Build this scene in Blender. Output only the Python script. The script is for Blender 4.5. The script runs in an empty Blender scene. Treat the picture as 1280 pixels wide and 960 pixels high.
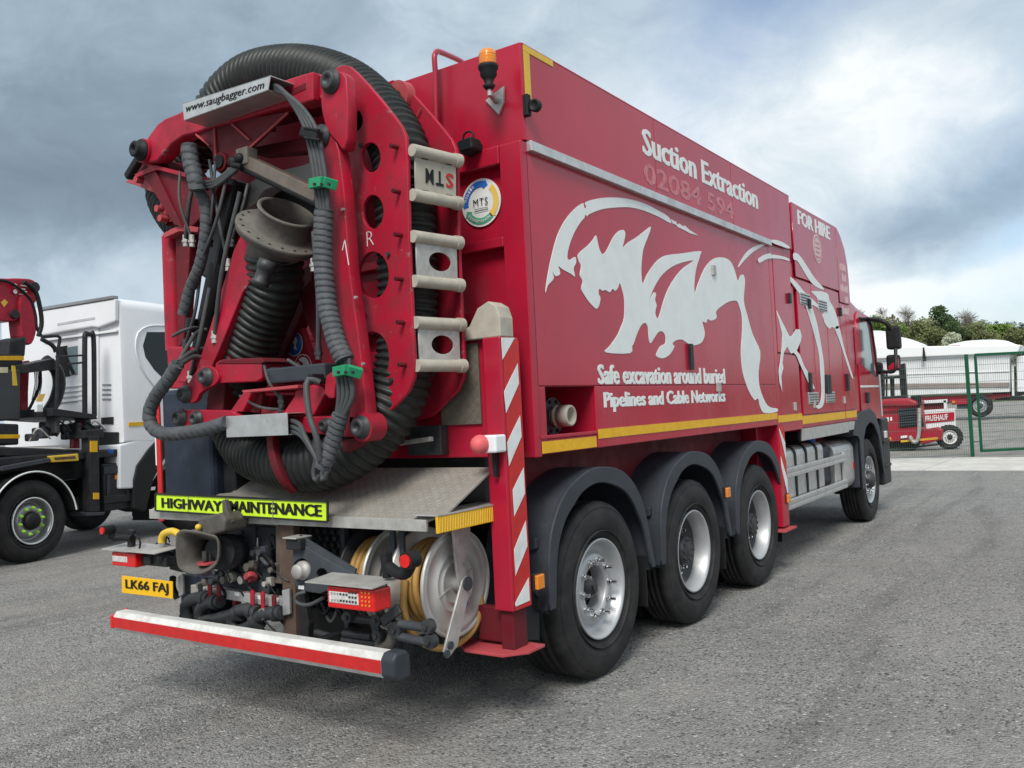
import bpy, math, random
from mathutils import Vector, Matrix, noise
random.seed(7)
V = Vector
sc = bpy.context.scene
COL = sc.collection
# ---------------------------------------------------------------- camera
FPX = 1092.26
R0 = ((0.8223568, 0.5668086, -0.0495710), (-0.0588696, -0.0018931, -0.9982639), (-0.5659184, 0.8238473, 0.0318110))
CAM = V((3.8354, -4.6326, 1.6118))
cd = bpy.data.cameras.new('camera'); cam = bpy.data.objects.new('camera', cd); COL.objects.link(cam)
cd.sensor_width = 36.0; cd.lens = FPX / 1280 * 36.0; cd.clip_start = 0.05; cd.clip_end = 3000
rt, dn, fw = V(R0[0]), V(R0[1]), V(R0[2])
cam.matrix_world = Matrix.Translation(CAM) @ Matrix((rt, -dn, -fw)).transposed().to_4x4()
sc.camera = cam
# ---------------------------------------------------------------- world: daylight sky under broken cloud
SUN_EL, SUN_AZ = math.radians(47), math.radians(158)      # azimuth from +Y (truck nose), clockwise
w = bpy.data.worlds.new('World'); sc.world = w; w.use_nodes = True
nt = w.node_tree; nt.nodes.clear()
def N(t, **k):
    n = nt.nodes.new(t)
    for a, b in k.items(): setattr(n, a, b)
    return n
def L(a, b): nt.links.new(a, b)
out = N('ShaderNodeOutputWorld'); bg = N('ShaderNodeBackground'); L(bg.outputs[0], out.inputs[0]); bg.inputs[1].default_value = 0.1
sky = N('ShaderNodeTexSky', sky_type='NISHITA', sun_disc=False, sun_elevation=SUN_EL, sun_rotation=SUN_AZ, altitude=100, air_density=1.0, dust_density=1.5, ozone_density=1.0)
tc = N('ShaderNodeTexCoord')
sep = N('ShaderNodeSeparateXYZ'); L(tc.outputs['Generated'], sep.inputs[0])
def math_(op, a, b=None, clamp=False):
    n = N('ShaderNodeMath', operation=op); n.use_clamp = clamp
    for i, v in enumerate((a, b)):
        if v is None: continue
        if isinstance(v, (int, float)): n.inputs[i].default_value = v
        else: L(v, n.inputs[i])
    return n.outputs[0]
zc = math_('ADD', math_('MAXIMUM', sep.outputs[2], 0.0), 0.22)
comb = N('ShaderNodeCombineXYZ'); L(math_('DIVIDE', sep.outputs[0], zc), comb.inputs[0]); L(math_('DIVIDE', sep.outputs[1], zc), comb.inputs[1])
def cloudnoise(scale, det, off, rough=.55, dist=0.3, flat=1.7):
    mp = N('ShaderNodeMapping'); mp.inputs['Location'].default_value = off; mp.inputs['Scale'].default_value = (1, 1, flat); L(tc.outputs['Generated'], mp.inputs[0])
    n = N('ShaderNodeTexNoise'); n.inputs['Scale'].default_value = scale; n.inputs['Detail'].default_value = det
    n.inputs['Roughness'].default_value = rough; n.inputs['Distortion'].default_value = dist; L(mp.outputs[0], n.inputs['Vector']); return n.outputs['Fac']
def pdir(px, py):
    return (fw + rt * ((px - 640) / FPX) + dn * ((py - 480) / FPX)).normalized()
# warped direction for cloud masses
wn = N('ShaderNodeTexNoise'); wn.inputs['Scale'].default_value = 4.2; wn.inputs['Detail'].default_value = 6; wn.inputs['Roughness'].default_value = .55
L(tc.outputs['Generated'], wn.inputs['Vector'])
vm = N('ShaderNodeVectorMath', operation='MULTIPLY_ADD'); L(wn.outputs['Color'], vm.inputs[0]); vm.inputs[1].default_value = (.26, .26, .16)
va = N('ShaderNodeVectorMath', operation='ADD'); L(tc.outputs['Generated'], va.inputs[0]); va.inputs[1].default_value = (-.13, -.13, -.08)
L(va.outputs[0], vm.inputs[2])
def mass(px, py, rad, stretch=1.0):
    """soft cloud mass about a fixed direction of the sky (rad in radians; stretch = width over height)"""
    d = pdir(px, py)
    s = N('ShaderNodeVectorMath', operation='SUBTRACT'); L(vm.outputs[0], s.inputs[0]); s.inputs[1].default_value = d
    m = N('ShaderNodeVectorMath', operation='MULTIPLY'); L(s.outputs[0], m.inputs[0]); m.inputs[1].default_value = (1 / stretch, 1 / stretch, 1)
    l = N('ShaderNodeVectorMath', operation='LENGTH'); L(m.outputs[0], l.inputs[0])
    mr = N('ShaderNodeMapRange', interpolation_type='SMOOTHSTEP'); L(l.outputs['Value'], mr.inputs[0])
    mr.inputs[1].default_value = rad; mr.inputs[2].default_value = 0; mr.inputs[3].default_value = 0; mr.inputs[4].default_value = 1
    return mr.outputs[0]
n1 = cloudnoise(2.6, 6, (3.1, 1.7, .4), .5, .4); n2 = cloudnoise(8.5, 10, (8.1, 4.4, 2), .62, .5, 1.5)
def msum(lst):
    a = lst[0]
    for b in lst[1:]: a = math_('ADD', a, b)
    return a
def W(f, *a): return math_('MULTIPLY', mass(*a), f)
dark = msum([W(.34, 60, 60, .42, 1.3), W(.50, 90, 235, .15, 2.6), W(.20, 330, 60, .26, 1.2), W(.25, -350, 160, .5, 1.6),
             W(.62, 1225, 272, .085, 2.6), W(.10, 1090, 215, .12, 1.2), W(.15, 1560, 100, .40, 1.3), W(.06, 1270, 30, .2, 1.2), W(.25, 760, -260, .4, 1.4), W(.12, 640, 60, .10, 1.5)])
lite = msum([W(.20, 1040, 150, .24, 1.1), W(.40, 110, 335, .10, 2.4), W(.50, 1160, 350, .075, 2.6), W(.32, 1170, 150, .11, 1.2), W(.12, 900, 100, .2, 1.2)])
blue = msum([mass(985, -30, .11, 2.0), W(.8, 1285, 312, .035, 3.0), W(.55, 1260, 392, .05, 3.0), W(.7, 1700, 200, .3, 1.4), W(.7, 250, -500, .3, 1.4), W(.35, 840, 120, .12, 1.2)])
val = msum([math_('MULTIPLY', n1, .42), math_('MULTIPLY', n2, .66), math_("MULTIPLY", dark, -.80), math_("MULTIPLY", lite, .8), .235])
cr = N('ShaderNodeValToRGB'); L(val, cr.inputs[0])
e = cr.color_ramp.elements
e[0].position = 0; e[0].color = (.20, .265, .33, 1)
e[1].position = 1; e[1].color = (.90, .94, .96, 1)
for p_, c_ in ((.20, (.25, .33, .405, 1)), (.42, (.35, .45, .545, 1)), (.60, (.50, .60, .69, 1)), (.80, (.65, .745, .81, 1))):
    k = e.new(p_); k.color = c_
cl = N('ShaderNodeMix', data_type='RGBA', blend_type='MULTIPLY'); cl.inputs[0].default_value = 1; L(cr.outputs[0], cl.inputs[6]); cl.inputs[7].default_value = (10.2, 10.2, 10.2, 1)
bm = N('ShaderNodeMix', data_type='RGBA'); L(math_('MULTIPLY', blue, .8, True), bm.inputs[0]); L(cl.outputs[2], bm.inputs[6])
sg = N('ShaderNodeMix', data_type='RGBA', blend_type='MULTIPLY'); sg.inputs[0].default_value = 1; L(sky.outputs[0], sg.inputs[6]); sg.inputs[7].default_value = (1.5, 1.5, 1.5, 1)
L(sg.outputs[2], bm.inputs[7])
L(bm.outputs[2], bg.inputs[0])
# ---------------------------------------------------------------- sun (veiled by cloud) and exposure
sd = bpy.data.lights.new('sun', 'SUN'); sun = bpy.data.objects.new('sun', sd); COL.objects.link(sun)
sd.energy = 3.2; sd.angle = math.radians(22); sd.color = (1, .96, .9)
sdir = V((math.sin(SUN_AZ) * math.cos(SUN_EL), math.cos(SUN_AZ) * math.cos(SUN_EL), math.sin(SUN_EL)))
sun.rotation_euler = sdir.to_track_quat('Z', 'Y').to_euler()
vs = sc.view_settings; vs.view_transform = 'Standard'; vs.look = 'None'; vs.exposure = 0.08; vs.gamma = 1
# ---------------------------------------------------------------- helpers
def at(px, py, x=None, y=None, z=None):
    """a pixel of the photograph as a point of the place, on the plane x=, y= or z="""
    r = fw + rt * ((px - 640) / FPX) + dn * ((py - 480) / FPX)
    for i, v in enumerate((x, y, z)):
        if v is not None: return CAM + r * ((v - CAM[i]) / r[i])
def atp(px, py, pl):
    r = fw + rt * ((px - 640) / FPX) + dn * ((py - 480) / FPX)
    return CAM + r * ((pl[0] - CAM).dot(pl[1]) / r.dot(pl[1]))
def crop(ox, oy, s, pts): return [(ox + a / s, oy + b / s) for a, b in pts]
def PY(y): return (V((0, y, 0)), V((0, 1, 0)), V((1, 0, 0)), V((0, 0, 1)))      # origin, depth direction, u, v
def PX(x): return (V((x, 0, 0)), V((-1, 0, 0)), V((0, 1, 0)), V((0, 0, 1)))
def PZ(z): return (V((0, 0, z)), V((0, 0, -1)), V((1, 0, 0)), V((0, 1, 0)))

MATS = {}
def mat(name, col, rough=.5, metal=0.0, var=.12, scale=6.0, bump=0.0, bscale=60.0, dirt=0.0, dcol=(.16, .14, .12), coat=0.0, dscale=3.0, emit=None, alpha=None, trans=0, streak=False, chips=0, ccol=(.12, .10, .09), spec=None):
    if name in MATS: return MATS[name]
    m = bpy.data.materials.new(name); m.use_nodes = True; t = m.node_tree; b = t.nodes['Principled BSDF']
    MATS[name] = m
    tcn = t.nodes.new('ShaderNodeTexCoord')
    def nz(sc_, det=6, rg=.6, vec=None):
        n = t.nodes.new('ShaderNodeTexNoise'); n.inputs['Scale'].default_value = sc_; n.inputs['Detail'].default_value = det; n.inputs['Roughness'].default_value = rg
        t.links.new(vec if vec else tcn.outputs['Object'], n.inputs['Vector']); return n.outputs['Fac']
    def mr(a, lo, hi, to0, to1):
        n = t.nodes.new('ShaderNodeMapRange'); t.links.new(a, n.inputs[0])
        for i, v in zip((1, 2, 3, 4), (lo, hi, to0, to1)): n.inputs[i].default_value = v
        return n.outputs[0]
    hsv = t.nodes.new('ShaderNodeHueSaturation'); hsv.inputs['Color'].default_value = (*col, 1)
    t.links.new(mr(nz(scale), .3, .7, 1 - var, 1 + var), hsv.inputs['Value'])
    c = hsv.outputs[0]
    b.inputs['Roughness'].default_value = rough; b.inputs['Specular IOR Level'].default_value = .26 if metal == 0 else .5
    if dirt > 0:
        vec = None
        if streak:
            mp = t.nodes.new('ShaderNodeMapping'); mp.inputs['Scale'].default_value = (1, 1, .22); t.links.new(tcn.outputs['Object'], mp.inputs[0]); vec = mp.outputs[0]
        f = mr(nz(dscale, 9, .72, vec), .62 - .45 * dirt, .92 - .35 * dirt, 0, min(1, .35 + dirt))
        mx = t.nodes.new('ShaderNodeMix'); mx.data_type = 'RGBA'; t.links.new(f, mx.inputs[0]); t.links.new(c, mx.inputs[6]); mx.inputs[7].default_value = (*dcol, 1)
        c = mx.outputs[2]
        t.links.new(mr(f, 0, 1, rough, min(.95, rough + .4)), b.inputs['Roughness'])
    if chips > 0:
        f = mr(nz(15, 11, .78), .70 - .08 * chips, .72 - .08 * chips, 0, .85)
        mx = t.nodes.new('ShaderNodeMix'); mx.data_type = 'RGBA'; t.links.new(f, mx.inputs[0]); t.links.new(c, mx.inputs[6]); mx.inputs[7].default_value = (*ccol, 1); c = mx.outputs[2]
    if spec is not None: b.inputs['Specular IOR Level'].default_value = spec
    t.links.new(c, b.inputs['Base Color'])
    b.inputs['Metallic'].default_value = metal
    if coat: b.inputs['Coat Weight'].default_value = coat; b.inputs['Coat Roughness'].default_value = .12
    if trans: b.inputs['Transmission Weight'].default_value = trans
    if bump:
        bn = t.nodes.new('ShaderNodeBump'); bn.inputs['Strength'].default_value = bump; bn.inputs['Distance'].default_value = .01
        t.links.new(nz(bscale, 4), bn.inputs['Height']); t.links.new(bn.outputs[0], b.inputs['Normal'])
    return m
RED = mat('red_truck_paint', (.38, .009, .032), .30, 0, .12, 2.2, .05, 3, dirt=.30, dcol=(.22, .022, .035), coat=.12, spec=.36, dscale=2.4, streak=True)
REDP = mat('faded_red_panel_paint', (.40, .007, .031), .20, 0, .10, 1.6, .16, 1.5, dirt=.32, dcol=(.34, .04, .06), coat=.15, dscale=2.0, streak=True, spec=.38)
REDA = mat('red_arm_paint', (.43, .009, .034), .36, 0, .22, 3.0, .05, 30, dirt=.52, dcol=(.12, .022, .026), coat=.05, dscale=6, chips=1.0, ccol=(.24, .15, .14))
REDD = mat('shaded_dirty_red_arm_paint', (.15, .006, .014), .5, 0, .2, 3.0, .06, 30, dirt=.5, dcol=(.04, .02, .02), dscale=6, chips=.7)  # base red darkened to stand in for shade inside the folded arm; dirt on top
REDL = mat('sun_faded_red_paint', (.40, .06, .07), .5, 0, .14, 4, .05, 40, dirt=.2, dcol=(.28, .13, .12), dscale=8)
HOSE = mat('black_hose_rubber', (.017, .020, .019), .42, 0, .3, 8, .05, 80, dirt=.26, dcol=(.075, .07, .06), dscale=7)
RUB = mat('black_rubber', (.012, .012, .013), .6, 0, .2, 20, .15, 120)
TYRE = mat('tyre_rubber', (.017, .017, .018), .62, 0, .3, 9, .15, 90, dirt=.36, dcol=(.06, .056, .05), dscale=5)
WRAP = mat('grey_spiral_wrap', (.075, .082, .09), .6, 0, .2, 14, .05, 50, dirt=.25, dcol=(.13, .12, .11), dscale=12)
PIPE = mat('grey_hydraulic_hose', (.06, .065, .068), .5, 0, .15, 14, dirt=.2, dcol=(.13, .12, .10), dscale=12)
BLK = mat('black_painted_steel', (.018, .019, .021), .45, 0, .2, 8, .05, 60, dirt=.3, dcol=(.06, .055, .05), dscale=7)
NAVY = mat('navy_tank_paint', (.018, .025, .042), .42, 0, .25, 5, .05, 40, dirt=.22, dcol=(.09, .09, .095), dscale=9)
CHAS = mat('grey_chassis_steel', (.045, .052, .062), .55, 0, .2, 8, .08, 60, dirt=.32, dcol=(.09, .082, .07), dscale=9)
PLAS = mat('dark_grey_plastic', (.036, .042, .052), .5, 0, .12, 7, .04, 150, dirt=.2, dcol=(.085, .085, .085), dscale=4, chips=.2, ccol=(.10, .10, .10))
ALU = mat('scuffed_aluminium', (.56, .56, .55), .38, .75, .12, 12, .05, 60, dirt=.28, dcol=(.26, .25, .23), dscale=9)
STEEL = mat('dirty_galvanised_steel', (.46, .45, .43), .5, .4, .16, 10, .1, 60, dirt=.38, dcol=(.20, .18, .15), dscale=9)
BEIGE = mat('dusty_beige_rung_paint', (.40, .37, .31), .6, 0, .12, 12, .06, 50, dirt=.3, dcol=(.24, .21, .17), dscale=10)
CAST = mat('dusty_cast_iron', (.115, .105, .093), .7, .1, .25, 9, .25, 70, dirt=.42, dcol=(.19, .17, .14), dscale=10, chips=.6, ccol=(.05, .035, .025))
JAW = mat('worn_coupling_iron', (.075, .070, .062), .65, .1, .25, 9, .25, 70, dirt=.4, dcol=(.14, .125, .105), dscale=12)
RIM = mat('silver_rim_paint', (.46, .47, .48), .45, .55, .06, 8, dirt=.15, dcol=(.30, .29, .28), dscale=7)
CHROME = mat('chrome', (.7, .7, .7), .15, 1, .05)
DARKHOLE = mat('dark_steel_hub', (.04, .043, .047), .5, .3, .25, 12, .1, 60, dirt=.3, dcol=(.09, .08, .07), dscale=12)
WHT = mat('white_lettering', (.70, .73, .72), .45, 0, .06, 9, dirt=.10, dcol=(.50, .46, .45), dscale=9)
GHOST = mat('ghost_lettering', (.52, .17, .19), .30, 0, .1, 30, dirt=.5, dcol=(.42, .03, .05), dscale=14, coat=.15)
FADE = mat('worn_lettering', (.60, .48, .48), .5, 0, .1, 30, dirt=.3, dcol=(.40, .16, .17), dscale=30)
YEL = mat('yellow_reflective_tape', (.72, .40, .012), .4, 0, .1, 20, dirt=.18, dcol=(.50, .22, .03), dscale=14)
YELM = mat('yellow_marking_vinyl', (.66, .44, .05), .4, 0, .06, 20)
RTAPE = mat('red_reflective_tape', (.50, .022, .022), .42, 0, .12, 18, dirt=.26, dcol=(.24, .04, .035), dscale=10, chips=.5, ccol=(.25, .2, .18))
WTAPE = mat('white_reflective_tape', (.70, .72, .72), .4, 0, .06, 14, dirt=.24, dcol=(.36, .33, .30), dscale=8, chips=.5, ccol=(.2, .17, .15))
LIME = mat('lime_reflective_sign', (.58, .82, .03), .4, 0, .05, 8, dirt=.08, dcol=(.4, .5, .1), dscale=12)
BLKT = mat('black_lettering', (.012, .012, .012), .5, 0, .1)
PLATE = mat('yellow_number_plate', (.80, .46, .012), .35, 0, .04, 8, dirt=.08, dcol=(.5, .3, .06))
AMBER = mat('amber_lens', (.72, .22, .02), .2, 0, .1, 40, coat=.5)
REDLENS = mat('red_lens', (.62, .012, .012), .2, 0, .15, 60, coat=.6)
CLRLENS = mat('clear_lens', (.62, .60, .58), .2, .1, .25, 60, coat=.6)
PINK = mat('faded_red_lens', (.66, .12, .13), .5, 0, .1, 10)
OCHRE = mat('yellow_hose_rubber', (.40, .23, .07), .5, 0, .14, 10, dirt=.25, dcol=(.22, .14, .06), dscale=8)
REELM = mat('reel_disc_steel', (.56, .54, .51), .42, .35, .08, 7, dirt=.20, dcol=(.27, .24, .21), dscale=6)
GRN = mat('green_clamp_plastic', (.02, .26, .12), .5, 0, .1)
GLASS = mat('dark_window_glass', (.012, .02, .024), .10, 0, .05)
GLASL = mat('pale_window_glass', (.14, .21, .22), .08, 0, .25, 3, coat=.6)
WPAINT = mat('white_cab_paint', (.74, .76, .78), .25, 0, .03, 3, coat=.5)
RUST = mat('rusty_steel', (.11, .065, .045), .8, .1, .3, 9, .2, 60, dirt=.4, dcol=(.05, .045, .042), dscale=7)
BLUE = mat('blue_vinyl', (.03, .14, .50), .4, 0, .05)
GREENV = mat('green_vinyl', (.08, .38, .22), .4, 0, .05)
GOLDV = mat('gold_vinyl', (.75, .52, .12), .4, 0, .05)

class MB:
    def __init__(s): s.v = []; s.f = []; s.sm = []
    def add(s, vs, fs, smooth=False, M=None):
        o = len(s.v)
        s.v += [tuple(M @ V(p)) if M else tuple(p) for p in vs]
        for f in fs: s.f.append([i + o for i in f]); s.sm.append(smooth)
        return s
    def box(s, a, b, M=None):
        (x0, y0, z0), (x1, y1, z1) = [tuple(map(min, zip(a, b))), tuple(map(max, zip(a, b)))]
        vs = [(x0, y0, z0), (x1, y0, z0), (x1, y1, z0), (x0, y1, z0), (x0, y0, z1), (x1, y0, z1), (x1, y1, z1), (x0, y1, z1)]
        return s.add(vs, [(0, 3, 2, 1), (4, 5, 6, 7), (0, 1, 5, 4), (1, 2, 6, 5), (2, 3, 7, 6), (3, 0, 4, 7)], False, M)
    def beam(s, p, q, wd, ht, up=V((0, 0, 1)), w2=None, h2=None):
        """rectangular bar from p to q"""
        p, q = V(p), V(q); d = (q - p).normalized(); up = V(up)
        r = d.cross(up)
        if r.length < 1e-4: r = d.cross(V((1, 0, 0)))
        r.normalize(); u = r.cross(d).normalized(); w2 = w2 or wd; h2 = h2 or ht
        vs = [p + r * (wd / 2 * a) + u * (ht / 2 * b) for a, b in ((-1, -1), (1, -1), (1, 1), (-1, 1))] + [q + r * (w2 / 2 * a) + u * (h2 / 2 * b) for a, b in ((-1, -1), (1, -1), (1, 1), (-1, 1))]
        return s.add(vs, [(3, 2, 1, 0), (4, 5, 6, 7), (0, 1, 5, 4), (1, 2, 6, 5), (2, 3, 7, 6), (3, 0, 4, 7)])
    def prism(s, pts, vec, M=None):
        n = len(pts); vec = V(vec); vs = [V(p) for p in pts] + [V(p) + vec for p in pts]
        return s.add(vs, [list(range(n))[::-1], list(range(n, 2 * n))] + [(i, (i + 1) % n, n + (i + 1) % n, n + i) for i in range(n)], False, M)
    def cyl(s, p, q, r, r2=None, seg=20, cap=True, smooth=True):
        p, q = V(p), V(q); d = (q - p).normalized(); a = d.orthogonal().normalized(); b = d.cross(a); r2 = r if r2 is None else r2
        vs = []
        for c, rr in ((p, r), (q, r2)):
            vs += [c + (a * math.cos(2 * math.pi * i / seg) + b * math.sin(2 * math.pi * i / seg)) * rr for i in range(seg)]
        s.add(vs, [(i, (i + 1) % seg, seg + (i + 1) % seg, seg + i) for i in range(seg)], smooth)
        if cap: s.add(vs, [list(range(seg))[::-1], list(range(seg, 2 * seg))])
        return s
    def lathe(s, c, ax, prof, seg=40, smooth=True, closed=False):
        """prof: (distance along axis, radius)"""
        c = V(c); d = V(ax).normalized(); a = d.orthogonal().normalized(); b = d.cross(a); vs = []; fs = []
        n = len(prof)
        for i in range(seg):
            t = 2 * math.pi * i / seg; rr = a * math.cos(t) + b * math.sin(t)
            vs += [c + d * h + rr * r for h, r in prof]
        for i in range(seg):
            j = (i + 1) % seg
            for k in range(n if closed else n - 1):
                l = (k + 1) % n
                fs.append((i * n + k, j * n + k, j * n + l, i * n + l))
        return s.add(vs, fs, smooth)
    def tube(s, pts, r, seg=12, rf=None, step=.02, cap=True, smooth=True):
        P = spline(pts, step); n = len(P)
        t0 = (P[1] - P[0]).normalized(); a = t0.orthogonal().normalized(); vs = []; fs = []; dist = 0
        for i, p in enumerate(P):
            t = (P[min(i + 1, n - 1)] - P[max(i - 1, 0)]).normalized()
            a = (a - t * a.dot(t)).normalized(); b = t.cross(a)
            if i: dist += (p - P[i - 1]).length
            for k in range(seg):
                th = 2 * math.pi * k / seg
                rr = r * (rf(dist, th) if rf else 1)
                vs.append(p + (a * math.cos(th) + b * math.sin(th)) * rr)
        for i in range(n - 1):
            for k in range(seg):
                l = (k + 1) % seg
                fs.append((i * seg + k, i * seg + l, (i + 1) * seg + l, (i + 1) * seg + k))
        s.add(vs, fs, smooth)
        if cap: s.add([vs[k] for k in range(seg)] + [vs[(n - 1) * seg + k] for k in range(seg)], [list(range(seg))[::-1], list(range(seg, 2 * seg))])
        return s
    def ball(s, c, r, seg=14, sz=(1, 1, 1)):
        c = V(c); vs = []; fs = []; rg = seg // 2
        for i in range(rg + 1):
            for k in range(seg):
                a = math.pi * i / rg; t = 2 * math.pi * k / seg
                vs.append(c + V((math.sin(a) * math.cos(t) * sz[0], math.sin(a) * math.sin(t) * sz[1], math.cos(a) * sz[2])) * r)
        for i in range(rg):
            for k in range(seg):
                l = (k + 1) % seg; fs.append((i * seg + k, (i + 1) * seg + k, (i + 1) * seg + l, i * seg + l))
        return s.add(vs, fs, True)
    def mesh(s, name):
        me = bpy.data.meshes.new(name); me.from_pydata(s.v, [], s.f); me.polygons.foreach_set('use_smooth', s.sm); me.validate(); me.update(); return me

def spline(pts, step=.02):
    """Catmull-Rom through the points, resampled every step metres"""
    P = [V(p) for p in pts]
    if len(P) == 2: fine = [P[0].lerp(P[1], i / 40) for i in range(41)]
    else:
        Q = [P[0] * 2 - P[1]] + P + [P[-1] * 2 - P[-2]]; fine = []
        for i in range(1, len(Q) - 2):
            a, b, c, d = Q[i - 1:i + 3]
            for k in range(24):
                t = k / 24; fine.append(.5 * ((2 * b) + (c - a) * t + (2 * a - 5 * b + 4 * c - d) * t * t + (3 * b - a - 3 * c + d) * t ** 3))
        fine.append(P[-1])
    L_ = [0]
    for i in range(1, len(fine)): L_.append(L_[-1] + (fine[i] - fine[i - 1]).length)
    n = max(2, int(L_[-1] / step) + 1); out_ = []; j = 0
    for i in range(n):
        t = L_[-1] * i / (n - 1)
        while j < len(L_) - 2 and L_[j + 1] < t: j += 1
        f = (t - L_[j]) / max(1e-9, L_[j + 1] - L_[j]); out_.append(fine[j].lerp(fine[j + 1], min(1, max(0, f))))
    return out_

def link(name, me, m, parent=None, bevel=0, kind=None, label=None, seg=2, autosm=None):
    me.materials.clear(); me.materials.append(m)
    o = bpy.data.objects.new(name, me); COL.objects.link(o); o.parent = parent
    if bevel:
        b = o.modifiers.new('bevel', 'BEVEL'); b.width = bevel; b.segments = seg; b.limit_method = 'ANGLE'; b.angle_limit = math.radians(35); b.harden_normals = False
    if kind: o['kind'] = kind
    if label: o['label'] = label
    return o
def part(name, mb, m, parent, bevel=0, **k): return link(name, mb.mesh(name), m, parent, bevel, **k)
def thing(name, label, cat, loc=(0, 0, 0), rz=0, group=None):
    o = bpy.data.objects.new(name, None); COL.objects.link(o); o.location = loc; o.rotation_euler = (0, 0, rz); o.empty_display_size = .3
    o['label'] = label; o['category'] = cat
    if group: o['group'] = group
    return o
def tag(o, label, cat, group=None):
    o['label'] = label; o['category'] = cat
    if group: o['group'] = group
    return o

def curve_mesh(name, loops, extrude, bevel=0.0, res=2):
    cu = bpy.data.curves.new(name, 'CURVE'); cu.dimensions = '2D'; cu.fill_mode = 'BOTH'; cu.extrude = max(0, extrude / 2 - bevel); cu.bevel_depth = bevel; cu.bevel_resolution = 1; cu.offset = -bevel
    for lp in loops:
        s = cu.splines.new('POLY'); s.points.add(len(lp) - 1); s.use_cyclic_u = True
        for p, q in zip(s.points, lp): p.co = (q[0], q[1], 0, 1)
    o = bpy.data.objects.new(name, cu); COL.objects.link(o)
    dg = bpy.context.evaluated_depsgraph_get(); me = bpy.data.meshes.new_from_object(o.evaluated_get(dg)); me.name = name
    bpy.data.objects.remove(o); bpy.data.curves.remove(cu); return me
def plate(name, pts3, pl, thick, m, parent, holes=(), bevel=.003, **k):
    """flat plate: outline and holes given as points in plane pl; thickness goes away from the viewer side"""
    O, n, u, v = pl
    to2 = lambda p: ((V(p) - O).dot(u), (V(p) - O).dot(v))
    loops = [[to2(p) for p in pts3]] + [[to2(p) for p in h] for h in holes]
    me = curve_mesh(name, loops, thick, bevel)
    nn = u.cross(v)
    M = Matrix((u, v, nn)).transposed().to_4x4(); M.translation = O + n * (thick / 2)
    me.transform(M)
    return link(name, me, m, parent, **k)
def plpx(name, px, pl, thick, m, parent, holes=(), bevel=.003, **k):
    return plate(name, [atp(*p, pl) for p in px], pl, thick, m, parent, [[atp(*p, pl) for p in h] for h in holes], bevel, **k)
def ell(cx, cy, rx, ry, n=28, tilt=0):
    c, s = math.cos(tilt), math.sin(tilt)
    return [(cx + rx * math.cos(a) * c - ry * math.sin(a) * s, cy + rx * math.cos(a) * s + ry * math.sin(a) * c) for a in [2 * math.pi * i / n for i in range(n)]]
def smooth(pts, n=5, closed=True):
    P = [V((a, b)) for a, b in pts]; m_ = len(P); out_ = []
    for i in range(m_):
        a, b, c, d = P[(i - 1) % m_], P[i], P[(i + 1) % m_], P[(i + 2) % m_]
        for k in range(n):
            t = k / n; q = .5 * ((2 * b) + (c - a) * t + (2 * a - 5 * b + 4 * c - d) * t * t + (3 * b - a - 3 * c + d) * t ** 3); out_.append((q.x, q.y))
    return out_
def text(name, body, p0, u, v, width, height, m, parent, bold=.0, shear=0, depth=.002, space=1.0, fat=(), **k):
    """lettering fitted into a width x height box whose lower left corner is p0"""
    cu = bpy.data.curves.new(name, 'FONT'); cu.body = body; cu.offset = bold; cu.shear = shear; cu.extrude = .5; cu.resolution_u = 2; cu.space_character = space
    o = bpy.data.objects.new(name, cu); COL.objects.link(o)
    dg = bpy.context.evaluated_depsgraph_get(); me = bpy.data.meshes.new_from_object(o.evaluated_get(dg)); me.name = name
    bpy.data.objects.remove(o); bpy.data.curves.remove(cu)
    xs = [q.co.x for q in me.vertices]; ys = [q.co.y for q in me.vertices]
    x0, x1, y0, y1 = min(xs), max(xs), min(ys), max(ys); u = V(u).normalized(); v = V(v).normalized(); n = u.cross(v)
    p0 = V(p0)
    # one object per word: group the glyph islands by the gaps between them
    n_ = len(me.vertices); par_ = list(range(n_))
    def find(a):
        while par_[a] != a: par_[a] = par_[par_[a]]; a = par_[a]
        return a
    for e_ in me.edges: par_[find(e_.vertices[0])] = find(e_.vertices[1])
    isl = {}
    for i in range(n_): isl.setdefault(find(i), []).append(i)
    rs = sorted((min(xs[i] for i in g), max(xs[i] for i in g), g) for g in isl.values())
    words = []; 
    for a, b, g in rs:
        if words and a - words[-1][1] < .20: words[-1][1] = max(words[-1][1], b); words[-1][2] += g
        else: words.append([a, b, list(g)])
    co = {i: p0 + u * ((me.vertices[i].co.x - x0) / (x1 - x0) * width) + v * ((me.vertices[i].co.y - y0) / (y1 - y0) * height) + n * (me.vertices[i].co.z * depth) for i in range(n_)}
    first = None
    for a, b, g in words:
        gi = {i: k for k, i in enumerate(g)}; mb = MB(); mb.add([co[i] for i in g], [[gi[i] for i in f.vertices] for f in me.polygons if f.vertices[0] in gi])
        fs_ = list(mb.f)
        for q_, d_ in enumerate(fat): mb.add([co[i] + u * d_ + n * (.0003 * (q_ + 1)) for i in g], fs_)
        o = part(name, mb, m, parent, **k_fix(k)); first = first or o
    bpy.data.meshes.remove(me)
    return first
def k_fix(k): return k
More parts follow.
